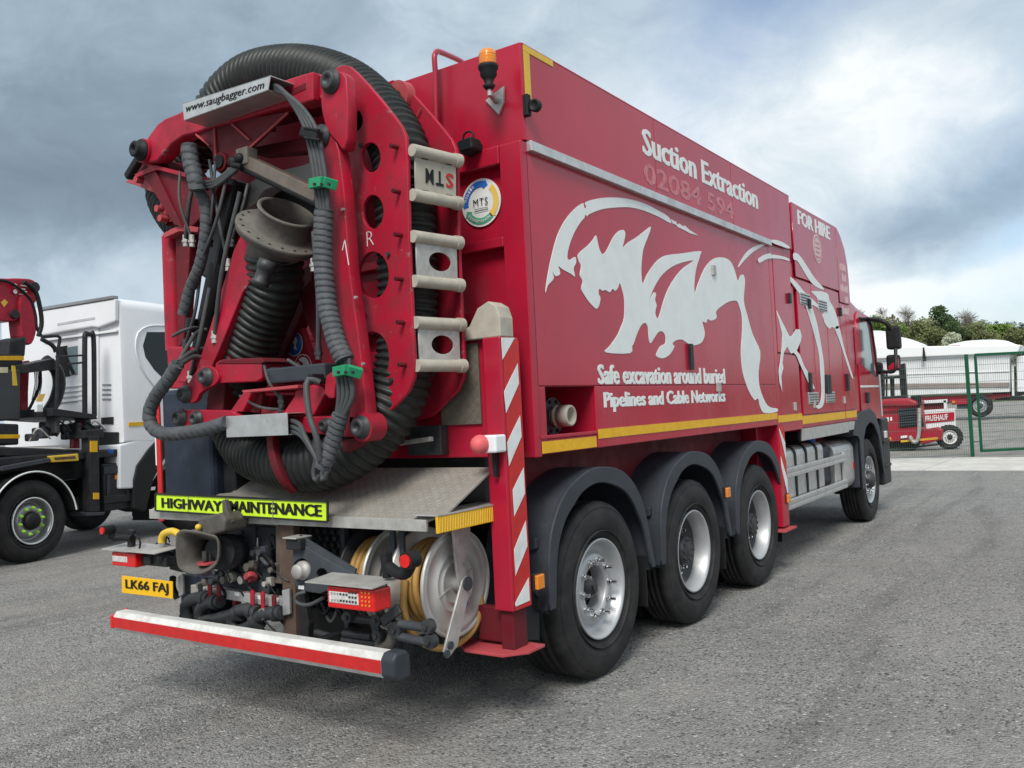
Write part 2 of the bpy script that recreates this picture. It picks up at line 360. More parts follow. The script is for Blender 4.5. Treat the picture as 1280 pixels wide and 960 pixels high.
# ---------------------------------------------------------------- ground
def ground_mat(name, c0, c1, stone, sc_=1.0, patch=(.36, .345, .32)):
    m = bpy.data.materials.new(name); m.use_nodes = True; t = m.node_tree; b = t.nodes['Principled BSDF']; b.inputs['Roughness'].default_value = .92
    g = t.nodes.new('ShaderNodeTexCoord')
    def nz(s, d=4, r=.6, D=0):
        n = t.nodes.new('ShaderNodeTexNoise'); n.inputs['Scale'].default_value = s; n.inputs['Detail'].default_value = d; n.inputs['Roughness'].default_value = r; n.inputs['Distortion'].default_value = D
        t.links.new(g.outputs['Object'], n.inputs['Vector']); return n.outputs['Fac']
    def mr(a, lo, hi, x=0, y=1):
        n = t.nodes.new('ShaderNodeMapRange'); t.links.new(a, n.inputs[0])
        for i, v in zip((1, 2, 3, 4), (lo, hi, x, y)): n.inputs[i].default_value = v
        return n.outputs[0]
    def mix(f, a, b_, bt='MIX'):
        n = t.nodes.new('ShaderNodeMix'); n.data_type = 'RGBA'; n.blend_type = bt
        for s, v in ((0, f), (6, a), (7, b_)):
            if isinstance(v, tuple): n.inputs[s].default_value = (*v, 1)
            elif isinstance(v, (int, float)): n.inputs[s].default_value = v
            else: t.links.new(v, n.inputs[s])
        return n.outputs[2]
    vo = t.nodes.new('ShaderNodeTexVoronoi'); vo.inputs['Scale'].default_value = 70 * sc_; t.links.new(g.outputs['Object'], vo.inputs['Vector'])
    vsep = t.nodes.new('ShaderNodeSeparateColor'); t.links.new(vo.outputs['Color'], vsep.inputs[0])
    vo2 = t.nodes.new('ShaderNodeTexVoronoi'); vo2.inputs['Scale'].default_value = 140 * sc_; t.links.new(g.outputs['Object'], vo2.inputs['Vector'])
    vs2 = t.nodes.new('ShaderNodeSeparateColor'); t.links.new(vo2.outputs['Color'], vs2.inputs[0])
    c = mix(mr(vs2.outputs[0], 0, 1), c0, c1)
    c = mix(mr(nz(.55, 6, .6, .6), .42, .66), c, tuple(.5 * (a + .04) for a in c1), 'MIX')
    mpg = t.nodes.new('ShaderNodeMapping'); mpg.inputs['Scale'].default_value = (2.2, .22, 1); mpg.inputs['Rotation'].default_value = (0, 0, .12); t.links.new(g.outputs['Object'], mpg.inputs[0])
    ns = t.nodes.new('ShaderNodeTexNoise'); ns.inputs['Scale'].default_value = 1.4; ns.inputs['Detail'].default_value = 6; ns.inputs['Distortion'].default_value = .4; t.links.new(mpg.outputs[0], ns.inputs['Vector'])
    c = mix(mr(ns.outputs['Fac'], .50, .64, 0, .30), c, patch); c = mix(mr(ns.outputs['Fac'], .46, .34, 0, .35), c, tuple(.5 * a for a in c0))
    c = mix(mr(vsep.outputs[0], .93, .98, 0, .75), c, stone)
    c = mix(mr(vsep.outputs[1], .88, .92), c, (.085, .083, .08))
    c = mix(mr(nz(.9, 7, .65, .5), .50, .72, 0, .62), c, patch)
    c = mix(mr(nz(.22, 5, .6, .8), .50, .68, 0, .5), c, (.36, .31, .255))
    c = mix(mr(nz(2.6, 6, .7), .48, .70, 0, .30), c, (.15, .15, .147))
    c = mix(mr(nz(34, 3, .7), .35, .75, 0, .35), c, (.08, .078, .076))
    t.links.new(c, b.inputs['Base Color'])
    hgt = t.nodes.new('ShaderNodeMath'); hgt.operation = 'ADD'; t.links.new(mr(vo.outputs['Distance'], 0, .9, .6, 0), hgt.inputs[0]); t.links.new(mr(vo2.outputs['Distance'], 0, .9, .3, 0), hgt.inputs[1])
    h2 = t.nodes.new('ShaderNodeMath'); h2.operation = 'ADD'; t.links.new(hgt.outputs[0], h2.inputs[0]); t.links.new(mr(nz(9, 5), .3, .7, 0, .8), h2.inputs[1])
    bp = t.nodes.new('ShaderNodeBump'); bp.inputs['Strength'].default_value = 1.0; bp.inputs['Distance'].default_value = .020; t.links.new(h2.outputs[0], bp.inputs['Height']); t.links.new(bp.outputs[0], b.inputs['Normal'])
    return m
GR = ground_mat('rolled_gravel_asphalt', (.14, .138, .132), (.44, .43, .41), (.60, .59, .56))
GR2 = ground_mat('pale_stone_yard', (.30, .285, .265), (.40, .385, .355), (.5, .49, .46), .8, (.42, .40, .37))
def sheet(name, pts, m, z):
    mb = MB(); mb.add([(x, y, z) for x, y in pts], [list(range(len(pts)))]); return part(name, mb, m, None, kind='structure')
sheet('ground', [(-900, -300), (900, -300), (900, 1500), (-900, 1500)], GR, 0)
a1, a2 = at(1090, 588.5, z=0), at(1280, 588.5, z=0); b1, b2 = at(1090, 573.5, z=0), at(1280, 573, z=0)
def ext2(p, q, d0, d1): e_ = (q - p).normalized(); return (p - e_ * d0), (q + e_ * d1)
A1, A2 = ext2(a1, a2, 14, 18); e_ = (A2 - A1).normalized(); nrm = V((-e_.y, e_.x, 0)); 
if nrm.y < 0: nrm = -nrm
wd = (b1 - a1).dot(nrm)
B1, B2 = A1 + nrm * wd, A2 + nrm * wd
C1, C2 = A1 + nrm * 120 - e_ * 60, A2 + nrm * 120 + e_ * 80
sheet('yard_ground', [(B1 - e_ * 60).xy, (B2 + e_ * 60).xy, C2.xy, C1.xy], GR2, .004)
conc = mat('worn_concrete', (.52, .50, .46), .85, 0, .12, 3, .3, 40, dirt=.35, dcol=(.25, .235, .21), dscale=1.2)
mb = MB(); k = 0; Ls = (A2 - A1).length; nsl = int(Ls / 3.0)
for i in range(nsl):       # cast slabs with open joints
    p, q = A1 + e_ * (i * 3.0 + .012), A1 + e_ * (i * 3.0 + 2.988)
    slab = MB(); slab.prism([(p.x, p.y, -.05), (q.x, q.y, -.05), ((q + nrm * wd).x, (q + nrm * wd).y, -.05), ((p + nrm * wd).x, (p + nrm * wd).y, -.05)], (0, 0, .062 + .003 * (i % 2)))
    if i == 0: strip = part('concrete_strip', slab, conc, None, kind='structure')
    else: part('slab', slab, conc, strip)
# loose stones on the gravel near the truck
stn = mat('loose_grey_stone', (.24, .235, .225), .9, 0, .45, 40)
mb = MB(); rnd = random.Random(3)
ico = [(0, 0, 1), (.9, 0, .25), (.28, .86, .3), (-.73, .52, .25), (-.7, -.55, .3), (.3, -.85, .25), (0, 0, -.3)]
icf = [(0, 1, 2), (0, 2, 3), (0, 3, 4), (0, 4, 5), (0, 5, 1), (6, 2, 1), (6, 3, 2), (6, 4, 3), (6, 5, 4), (6, 1, 5)]
for i in range(11000):
    d = 1.2 + 13 * rnd.random() ** 1.7; a = rnd.uniform(-1.25, .12)
    x, y = CAM.x + math.sin(a) * d, CAM.y + math.cos(a) * d
    s = rnd.choice((.002, .003, .0035, .004, .006)) * rnd.uniform(.8, 1.3); rz = rnd.random() * 6.28; c_, s_ = math.cos(rz), math.sin(rz); fx, fy, fz = rnd.uniform(.7, 1.3), rnd.uniform(.7, 1.3), rnd.uniform(.5, 1)
    mb.add([(x + s * fx * (p[0] * c_ - p[1] * s_), y + s * fy * (p[0] * s_ + p[1] * c_), s * fz * p[2]) for p in ico], icf)
tag(part('loose_stones', mb, stn, None, kind='stuff'), 'small loose pale stones scattered over the grey gravel yard', 'gravel')

# ================================================================= the red suction truck
T = thing('suction_truck', 'large red suction truck with white tusked beast emblem and folded hose arm', 'truck')
def P_(name, mb, m, bevel=0, par=None, **k): return part(name, mb, m, par or T, bevel, **k)

# ---------------- wheels
def wheel_proto(kind):
    """wheel about the local x axis, outer side +x at x=0; returns dict of meshes"""
    R_ = .525; w_ = .375 if kind == 'single' else .30
    prof = [(-.045, .292), (-.018, .33), (.0, .38), (.003, .43), (-.008, .475), (-.022, .503), (-.034, .517), (-.05, .5225)]
    x = -.06
    for g in range(4):
        gx = -.05 - (w_ - .10) * (g + 1) / 5
        prof += [(gx + .007, R_), (gx + .005, R_ - .016), (gx - .005, R_ - .016), (gx - .007, R_)]
    prof += [(-w_ + .05, .5225), (-w_ + .02, .50), (-w_, .43), (-w_ + .02, .33), (-w_ + .045, .292)]
    ty = MB().lathe((0, 0, 0), (1, 0, 0), prof, 96)
    for rr in (.345, .395, .462, .485):
        ty.lathe((0, 0, 0), (1, 0, 0), [(-.02 if rr > .45 else -.014, rr - .004), (.0015 if rr < .45 else -.0085, rr - .002), (.0015 if rr < .45 else -.0085 - (rr - .462) * .5, rr + .002), (-.02, rr + .004)], 96)
    rim = MB(); nuts = []; hub = MB()
    lip = [(-.05, .288), (-.022, .300), (-.014, .296), (-.018, .286), (-.03, .278), (-.045, .272)]
    if kind == 'single':
        rim.lathe((0, 0, 0), (1, 0, 0), lip + [(-.075, .266), (-.095, .255), (-.10, .238), (-.092, .216), (-.070, .208), (-.060, .195), (-.060, .142), (-.072, .137), (-.16, .137)], 72)
        nutx, nutr, nl = -.060, .1675, .055
        hub.lathe((0, 0, 0), (1, 0, 0), [(-.17, .138), (-.165, .095), (-.12, .075), (-.075, .055), (-.07, .0)], 36); hub.box((-.085, -.03, -.02), (-.06, .03, .02))
    elif kind == 'twin':
        rim.lathe((0, 0, 0), (1, 0, 0), lip + [(-.09, .262), (-.125, .258), (-.16, .252)], 72)
        nutx, nutr, nl = -.172, .1675, .045
        hub.lathe((0, 0, 0), (1, 0, 0), [(-.30, .112), (-.11, .108), (-.08, .10), (-.065, .085), (-.06, .0)], 36)
        for i in range(10):
            t = 2 * math.pi * (i + .5) / 10; hub.cyl((-.09, .082 * math.cos(t), .082 * math.sin(t)), (-.058, .082 * math.cos(t), .082 * math.sin(t)), .012, seg=8)
    else:
        rim.lathe((0, 0, 0), (1, 0, 0), lip + [(-.09, .262), (-.125, .25), (-.12, .215), (-.06, .205), (-.04, .165), (-.04, .12), (-.05, .112), (-.2, .112)], 72)
        nutx, nutr, nl = -.04, .1675, .04
        hub.lathe((0, 0, 0), (1, 0, 0), [(-.2, .112), (-.0, .108), (.03, .085), (.035, .0)], 36)
    nut = MB(); nut.cyl((0, 0, 0), (.02, 0, 0), .018, seg=6, smooth=False); nut.cyl((.02, 0, 0), (nl, 0, 0), .0105, seg=8); nut.cyl((0, 0, 0), (.005, 0, 0), .023, seg=12)
    if kind == 'twin':
        hub.lathe((0, 0, 0), (1, 0, 0), [(-.128, .252), (-.150, .235), (-.163, .205), (-.170, .175), (-.170, .12), (-.19, .112)], 48)  # disc takes the dark hub colour: shade inside the rim painted in, with dirt
    return dict(tyre=ty.mesh('tyre'), rim=rim.mesh('wheel'), hub=hub.mesh('hub'), nut=nut.mesh('wheel_nut'), nutx=nutx, nutr=nutr)
PROTO = {}
def wheel(parent, loc, side=1, kind='single', tm=TYRE, rm=RIM, hm=DARKHOLE, nm=None, scale=1.0, steer=0):
    if kind not in PROTO: PROTO[kind] = wheel_proto(kind)
    p = PROTO[kind]; key = (kind, rm.name, hm.name, (nm or CHROME).name)
    if key not in PROTO:
        PROTO[key] = {a: p[a].copy() for a in ('tyre', 'rim', 'hub', 'nut')}
        for a, m_ in (('tyre', tm), ('rim', rm), ('hub', hm), ('nut', nm or CHROME)): PROTO[key][a].materials.append(m_)
    q = PROTO[key]
    w_ = bpy.data.objects.new('wheel', q['rim']); COL.objects.link(w_); w_.parent = parent; w_.location = loc; w_.scale = (scale,) * 3
    w_.rotation_euler = (random.random() * 6, 0, steer + (0 if side > 0 else math.pi))
    for nme, a in (('tyre', 'tyre'), ('hub', 'hub')):
        o = bpy.data.objects.new(nme, q[a]); COL.objects.link(o); o.parent = w_
    for i in range(10):
        t = 2 * math.pi * i / 10; o = bpy.data.objects.new('wheel_nut', q['nut']); COL.objects.link(o); o.parent = w_; o.location = (p['nutx'], p['nutr'] * math.cos(t), p['nutr'] * math.sin(t))
    return w_
XW = 1.25; AX = (0.0, 1.42, 2.845, 7.125)
for s in (1, -1):
    wheel(T, (s * XW, AX[0], .525), s, 'single')
    wheel(T, (s * XW, AX[1], .525), s, 'twin'); wheel(T, (s * (XW - .34), AX[1], .525), s, 'twin')
    wheel(T, (s * XW, AX[2], .525), s, 'twin'); wheel(T, (s * (XW - .34), AX[2], .525), s, 'twin')
    wheel(T, (s * (XW - .02), AX[3], .525), s, 'front')
for y in AX:
    ax = MB().cyl((-.95, y, .525), (.95, y, .525), .075, seg=20); ax.ball((0, y, .525), .2, sz=(1.3, 1, 1)); P_('axle', ax, BLK)
    for s in (1, -1): P_('brake_drum', MB().cyl((s * .78, y, .525), (s * .92, y, .525), .19, seg=28), DARKHOLE)
# chassis
mb = MB()
for s in (1, -1): mb.box((s * .38, -1.0, .74), (s * .47, 8.1, 1.04))
for y in (-.95, -.4, .7, 2.1, 3.6, 4.6, 5.6, 6.6, 8.0): mb.box((-.38, y - .04, .78), (.38, y + .04, 1.0))
P_('chassis_frame', mb, BLK, .006)
mb = MB().box((-.98, -.55, 1.10), (.98, 3.4, 1.36)); mb.box((-.9, 3.4, 1.04), (.9, 6.3, 1.25)); P_('subframe', mb, REDD, .01)
for y in (3.1, .75, 2.15):
    P_('suspension_bracket', MB().box((.50, y - .12, .5), (.62, y + .12, .95)).box((-.62, y - .12, .5), (-.50, y + .12, .95)), BLK, .01)
# ---------------- body
X1 = 1.275; YR = -.66; ZT = 3.63
mb = MB()
mb.box((-1.26, -.03, 1.37), (1.26, 4.12, 3.61)); mb.box((-1.26, YR + .015, 1.37), (.90, -.03, 3.61)); mb.box((.90, YR + .015, 1.742), (1.26, -.03, 3.61))
P_('body', mb, RED)
mb = MB(); mb.box((.92, YR, 1.372), (X1, YR + .075, 1.742)); mb.box((.92, YR + .075, 1.372), (X1, -.035, 1.452)); P_('niche_frame', mb, RED, .006)
P_('niche_back', MB().box((.90, YR + .08, 1.455), (.93, -.035, 1.74)).box((.93, -.24, 1.46), (.94, -.235, 1.73)), RED)
# side skins: each panel a sheet with its own edges
def panel(name, y0, y1, z0, z1, m=REDP, x=X1, th=.02, bev=.004, **k): return P_(name, MB().box((x - th, y0, z0), (x, y1, z1)), m, bev, **k)
panel('upper_side_panel', YR, 4.12, 3.088, ZT, REDP, X1 + .006, .03)
panel('side_panel', YR, 3.385, 1.745, 3.03, REDP)
panel('lower_side_panel', -.03, 3.385, 1.372, 1.742, REDP)
panel('rear_niche_sill', YR, -.035, 1.455, 1.475, RED, X1 + .008, .02)
mb = MB().box((X1 - .01, YR + .01, 3.028), (X1 + .03, 3.42, 3.085)); mb.box((X1 + .026, YR + .01, 3.028), (X1 + .036, 3.42, 3.034)); P_('side_rail', mb, ALU, .003)
P_('roof_panel', MB().box((-1.28, YR, ZT - .012), (X1 + .008, 4.12, ZT)), REDP, .004)
for y in (1.0, 2.5): P_('panel_joint', MB().box((X1 - .003, y - .003, 3.09), (X1 + .0075, y + .003, ZT - .01)), RED)
# rear face
mb = MB(); mb.box((-1.27, YR - .012, 3.088), (X1 + .004, YR + .012, ZT - .002)); P_('rear_upper_panel', mb, RED, .004)
mb = MB()
mb.box((1.13, YR - .05, 1.36), (X1, YR + .014, 3.08)); mb.box((-1.27, YR - .05, 1.37), (-1.13, YR + .014, 3.08)); mb.box((-1.128, YR - .052, 2.98), (1.128, YR + .012, 3.08))
for z in (2.52, 2.13): mb.box((-1.128, YR - .048, z), (1.128, YR + .012, z + .055))
mb.box((.35, YR - .04, 1.4), (.43, YR + .012, 2.978)); mb.box((-.45, YR - .04, 1.4), (-.37, YR + .012, 2.978))
P_('rear_frame', mb, RED, .006)
mb = MB().beam(at(656, 262, x=X1 - .07) , at(656, 300, x=X1 - .07), .01, .01); 
# yellow corner marks and bottom tape
def tape(y0, y1, z0, z1, m=YEL, x=X1 + .004, name='reflective_strip'): P_(name, MB().box((x - .003, y0, z0), (x, y1, z1)), m)
tape(YR + .012, YR + .07, 3.33, 3.585, YELM, X1 + .0095, 'corner_mark'); tape(YR + .012, -.34, 3.587, 3.622, YELM, X1 + .0095, 'corner_mark')
for a, b in ((YR + .01, -.05),): tape(a, b, 1.378, 1.442)
for a, b in ((-.02, 1.12), (1.124, 2.25), (2.254, 3.37)): tape(a, b, 1.425, 1.482)
# ---------------- emblem (white tusked beast) and lettering on the side
XL = X1 + .0035
def vin(name, px, m=WHT, x=XL, holes=(), par=None, **k): return plpx(name, px, PX(x), .003, m, par or T, holes, 0, **k)
c4 = lambda p: crop(680, 230, 4.175, p)
c2 = lambda p: crop(640, 220, 2.822, p)
c3 = lambda p: crop(940, 240, 3.0, p)
vin('emblem_tusk', smooth(c4([(8, 570), (18, 490), (40, 380), (70, 270), (110, 190), (160, 130), (203, 100), (208, 112), (214, 128), (222, 120), (218, 95), (280, 76), (350, 70), (430, 76), (520, 100), (600, 140), (650, 172), (663, 205), (600, 172), (520, 138), (450, 122), (380, 122), (300, 132), (235, 158), (226, 170), (216, 160), (210, 178), (190, 200), (155, 260), (130, 330), (122, 385), (136, 396), (150, 386), (165, 382), (168, 410), (155, 440), (162, 482), (140, 468), (115, 455), (90, 440), (75, 428), (85, 468), (60, 480), (43, 455), (52, 488), (38, 510), (20, 530)]), 3))
vin('emblem_tusk', c4([(664, 184), (690, 198), (696, 212), (706, 206), (728, 222), (735, 216), (760, 240), (808, 270), (760, 256), (724, 236), (700, 226), (688, 212), (672, 206)]))
body_px = c4([(178, 370), (200, 345), (230, 320), (255, 292), (272, 268), (280, 300), (290, 340), (305, 366), (325, 350), (345, 312), (362, 278), (385, 250), (405, 240), (418, 242), (425, 262), (418, 300), (412, 330), (440, 305), (480, 280), (520, 250), (558, 222), (545, 270), (525, 320), (515, 360), (508, 440), (515, 520), (540, 470), (580, 412), (615, 382), (650, 370), (720, 362), (814, 350), (816, 370), (795, 440), (785, 520), (788, 570)]) + \
 c2([(655, 385), (680, 325), (710, 293), (740, 287), (768, 298), (785, 330), (797, 370), (806, 352), (817, 349), (822, 375), (818, 440), (830, 490), (850, 560), (876, 620), (870, 690), (874, 745), (895, 800), (915, 817), (936, 820), (934, 832), (890, 836), (876, 815), (868, 785), (855, 790), (832, 750), (814, 690), (808, 620), (812, 560), (812, 500), (800, 455), (790, 440), (765, 443), (738, 460), (720, 478), (722, 500), (703, 510), (690, 505), (685, 518), (672, 514), (678, 540), (680, 562), (668, 588), (640, 597), (620, 590), (600, 577), (578, 580), (566, 592), (573, 602), (556, 630), (532, 643), (510, 636), (512, 622), (524, 600), (541, 590), (541, 565), (530, 548), (515, 552), (500, 575), (487, 590), (482, 560), (480, 535), (470, 518), (455, 528), (440, 560), (430, 590), (424, 600), (416, 625), (330, 622), (345, 600), (370, 565), (386, 530), (396, 500), (397, 440), (390, 405), (380, 378), (375, 392), (365, 405), (355, 398), (345, 410), (330, 402), (320, 405), (308, 398), (306, 415), (312, 430), (308, 455), (298, 468), (282, 455), (262, 430), (245, 398), (250, 372), (240, 350), (244, 320), (236, 300)])
hole_px = c4([(549, 608), (575, 540), (620, 470), (690, 420), (782, 398), (730, 436), (690, 480), (650, 545), (625, 610), (605, 680), (593, 702), (582, 680), (583, 655), (588, 632), (580, 605), (585, 575), (575, 565), (562, 585)])
vin('emblem_body', smooth(body_px, 3), holes=[smooth(hole_px, 3)])
vin('emblem_arc', smooth(c2([(798, 322), (812, 292), (835, 262), (868, 243), (905, 238), (880, 250), (850, 268), (822, 295)]), 4))
vin('emblem_arc', smooth(c2([(870, 292), (890, 278), (912, 272), (912, 280), (895, 287), (874, 303)]), 4))
text('lettering', 'Suction Extraction', (X1 + .0076, .80, 3.33), (0, 1, 0), (0, 0, 1), 2.34, .185, WHT, T, bold=.012, fat=(.01, .018))
for k_, s_ in enumerate(('02084 594',)):
    text('ghost_number', s_, (X1 + .0073, .80, 3.13), (0, 1, 0), (0, 0, 1), 1.72, .15, GHOST, T, bold=.02)
text('lettering', 'Safe excavation around buried', (X1 + .0016, 0.01, 1.752), (0, 1, 0), (0, 0, 1), 2.09, .122, WHT, T, bold=.012, fat=(.007, .014))
text('lettering', 'Pipelines and Cable Networks', (X1 + .0016, .07, 1.58), (0, 1, 0), (0, 0, 1), 2.01, .125, WHT, T, bold=.012, fat=(.007, .014))
# small fittings on the side
def fit_box(name, px, sy, sz, m, d=.02, x=X1): c_ = at(*px, x=x); return P_(name, MB().box((x, c_.y - sy / 2, c_.z - sz / 2), (x + d, c_.y + sy / 2, c_.z + sz / 2)), m, .003)
fit_box('panel_latch', (890.5, 338), .07, .08, STEEL); fit_box('panel_latch', (897, 484), .07, .07, STEEL); fit_box('panel_handle', (862, 446), .05, .19, BLK, .025)
c_ = at(658, 132, x=X1 + .02); mb = MB().box((X1 + .006, c_.y - .02, c_.z - .06), (X1 + .04, c_.y + .02, c_.z + .06)); P_('marker_bracket', mb, RUB, .006)
c_ = at(669, 132, x=X1 + .07); P_('marker_lamp', MB().lathe(c_, (0, -1, 0), [(-.02, 0), (-.02, .032), (.012, .035), (.016, .026), (.01, .022), (.01, 0)], 24), RUB)
# coupling in the niche
c_ = at(689, 520.5, x=1.10)
cp = MB().cyl((.95, c_.y, c_.z), (1.09, c_.y, c_.z), .055, seg=24); cp.cyl((1.09, c_.y, c_.z), (1.115, c_.y, c_.z), .112, seg=32); cpo = P_('hose_coupling', cp, DARKHOLE, .003)
P_('coupling_cap', MB().lathe((1.115, c_.y, c_.z), (1, 0, 0), [(0, .05), (.02, .05), (.02, .064), (.04, .064), (.04, .056), (.055, .056), (.055, .066), (.12, .062), (.125, .058), (.125, .046), (.06, .044), (.06, 0)], 28), BEIGE, par=cpo)
for i in range(8):
    t = math.pi * 2 * (i + .5) / 8; P_('flange_bolt', MB().cyl((1.115, c_.y + .092 * math.cos(t), c_.z + .092 * math.sin(t)), (1.126, c_.y + .092 * math.cos(t), c_.z + .092 * math.sin(t)), .011, seg=6, smooth=False), RUB, par=cpo)
P_('coupling_lever', MB().box((1.0, c_.y - .17, c_.z - .03), (1.02, c_.y - .12, c_.z + .06)), BLUE, .004, par=cpo)
# ---------------- narrow bay, lockers, nose box
P_('bay_body', MB().box((-1.25, 3.39, 1.30), (1.245, 4.11, 3.02)), RED)
panel('bay_panel', 3.50, 4.14, 1.30, 2.03, REDP); panel('bay_door', 3.50, 4.02, 2.045, 2.95, REDP, X1 + .004)
panel('bay_panel', 3.392, 3.49, 1.30, 3.02, REDP)
panel('bay_panel', 4.03, 4.14, 2.045, 2.95, RED, X1 - .012)
prof = [(4.22, 1.27), (4.22, 3.58), (5.95, 3.575), (6.12, 3.50), (6.28, 3.36), (6.37, 3.18), (6.41, 3.0), (6.41, 1.27)]
mb = MB().prism([(-1.25, y, z) for y, z in prof], (2.50, 0, 0)); P_('front_body', mb, RED)
zj = at(1010, 352, x=X1).z
pxl = lambda pts: [V((X1, y, z)) for y, z in pts]
plate('nose_panel', pxl([(4.22, zj + .012), (4.22, 3.585), (5.90, 3.58), (5.90, zj + .012)]), PX(X1), .02, REDP, T)
plate('nose_corner', pxl([(5.912, 2.70), (5.912, 3.578), (5.97, 3.573), (6.12, 3.50), (6.28, 3.36), (6.37, 3.18), (6.40, 3.0), (6.40, 2.70)]), PX(X1), .02, REDP, T)
ds = [(4.22, 4.72), (4.735, 5.28), (5.295, 5.85)]
for a, b in ds: panel('locker_door', a, b, 1.44, zj - .012, REDP)
for a, b in ((5.87, 6.12), (6.135, 6.40)): panel('locker_door', a, b, 1.44, 2.685, REDP)
panel('locker_sill', 4.16, 6.0, 1.18, 1.30, ALU, X1 - .01); tape(4.17, 5.85, 1.345, 1.425, YEL, X1 - .002); panel('locker_rail', 4.15, 6.42, 1.31, 1.432, RED, X1 - .006)
tape(3.40, 4.14, 1.39, 1.455); tape(5.9, 6.40, 1.345, 1.425, YEL, X1 - .002)
panel('locker_sill', 6.02, 6.40, 1.20, 1.30, ALU, X1 - .01)
for a, zc_ in ((4.30, 2.62), (4.95, 2.60), (4.40, 1.60), (5.05, 1.60)):
    vb = P_('vent', MB().box((X1, a, zc_ - .06), (X1 + .008, a + .36, zc_ + .06)), ALU, .002)
    for k_ in range(4): P_('louvre', MB().box((X1 + .007, a + .02, zc_ - .05 + k_ * .028), (X1 + .013, a + .34, zc_ - .042 + k_ * .028)), BLK, par=vb)
for px in ((1011, 478), (1032, 480), (1035, 480), (1058, 478)): fit_box('door_handle', px, .07, .2, BLK, .03)
for px in ((1010, 380), (1049, 390), (985, 373)): fit_box('door_latch', px, .05, .1, BLK, .03)
for px in ((993, 508), (1017, 505), (1055, 500)): fit_box('door_hinge', px, .06, .08, STEEL, .015)
vin('emblem_arc', smooth(c3([(68, 182), (85, 179), (110, 186), (138, 203), (138, 212), (110, 203), (85, 194)]), 4), x=X1 + .012)
vin('emblem_arc', smooth(c3([(25, 255), (60, 235), (110, 240), (138, 250), (138, 258), (105, 250), (60, 250), (30, 265)]), 4), x=X1 + .0085)
vin('emblem_wing', smooth(c3([(157, 229), (175, 234), (200, 268), (235, 322), (272, 365), (240, 355), (215, 330), (190, 290), (170, 258), (157, 253)]), 3))
vin('emblem_wing', smooth(c3([(225, 372), (280, 378), (292, 410), (310, 442), (327, 505), (312, 512), (300, 506), (290, 512), (275, 495), (268, 475), (265, 460), (275, 440), (262, 420), (240, 392)]), 3))
vin('emblem_wing', smooth(c3([(312, 512), (327, 505), (338, 552), (350, 600), (366, 650), (380, 698), (372, 690), (350, 625), (330, 562)]), 3))
vin('emblem_leg', smooth(c3([(113, 303), (150, 322), (170, 342), (200, 378), (235, 410), (262, 440), (240, 430), (225, 425), (238, 470), (250, 520), (262, 590), (270, 650), (273, 748), (268, 798), (250, 813), (240, 803), (256, 790), (262, 750), (258, 680), (252, 610), (235, 540), (218, 480), (195, 410), (170, 370), (140, 330)]), 3))
vin('emblem_leg', smooth(c3([(93, 445), (120, 500), (140, 540), (150, 540), (165, 515), (180, 515), (186, 540), (183, 560), (168, 595), (180, 610), (195, 650), (215, 685), (236, 738), (222, 738), (200, 690), (180, 645), (167, 614), (156, 602), (146, 606), (132, 580), (120, 600), (115, 640), (118, 660), (110, 690), (114, 750), (104, 715), (101, 670), (108, 620), (113, 580), (114, 530), (101, 480)]), 1), x=X1 + .0075)
text('lettering', 'FOR HIRE', (X1 + .0016, 4.40, 3.385), (0, 1, 0), (0, 0, 1), 1.22, .155, WHT, T, bold=.015, fat=(.012, .024))
c_ = at(1022, 311, x=XL)
ring = lambda r: [V((XL, c_.y + r * math.cos(t), c_.z + r * 1.0 * math.sin(t))) for t in [2 * math.pi * i / 32 for i in range(32)]]
bdg = plate('round_badge', ring(.16), PX(XL), .003, FADE, T, (), 0); plate('badge_ring', ring(.14), PX(XL + .001), .002, GHOST, bdg, [ring(.125)], 0)
for k_ in range(4): part('badge_bar', MB().box((XL, c_.y - .08, c_.z - .10 + k_ * .05), (XL + .001, c_.y + .08, c_.z - .08 + k_ * .05)), GHOST, bdg)
rq = random.Random(9)
for k_, (py, y0_, n_) in enumerate(((332, 6.00, 7), (345, 6.08, 5), (358, 5.96, 10), (371, 6.16, 4), (386, 5.98, 9))):      # lettering worn past reading
    p = at(1051, py, x=XL); wm = MB()
    for j in range(n_):
        y_ = y0_ + j * .038 + rq.uniform(0, .006); wm.box((X1 - .0005, y_, p.z - .05), (X1 + .0018, y_ + rq.uniform(.018, .032), p.z + .035 + rq.uniform(-.02, .01)))
    P_('worn_lettering', wm, FADE, kind='stuff')
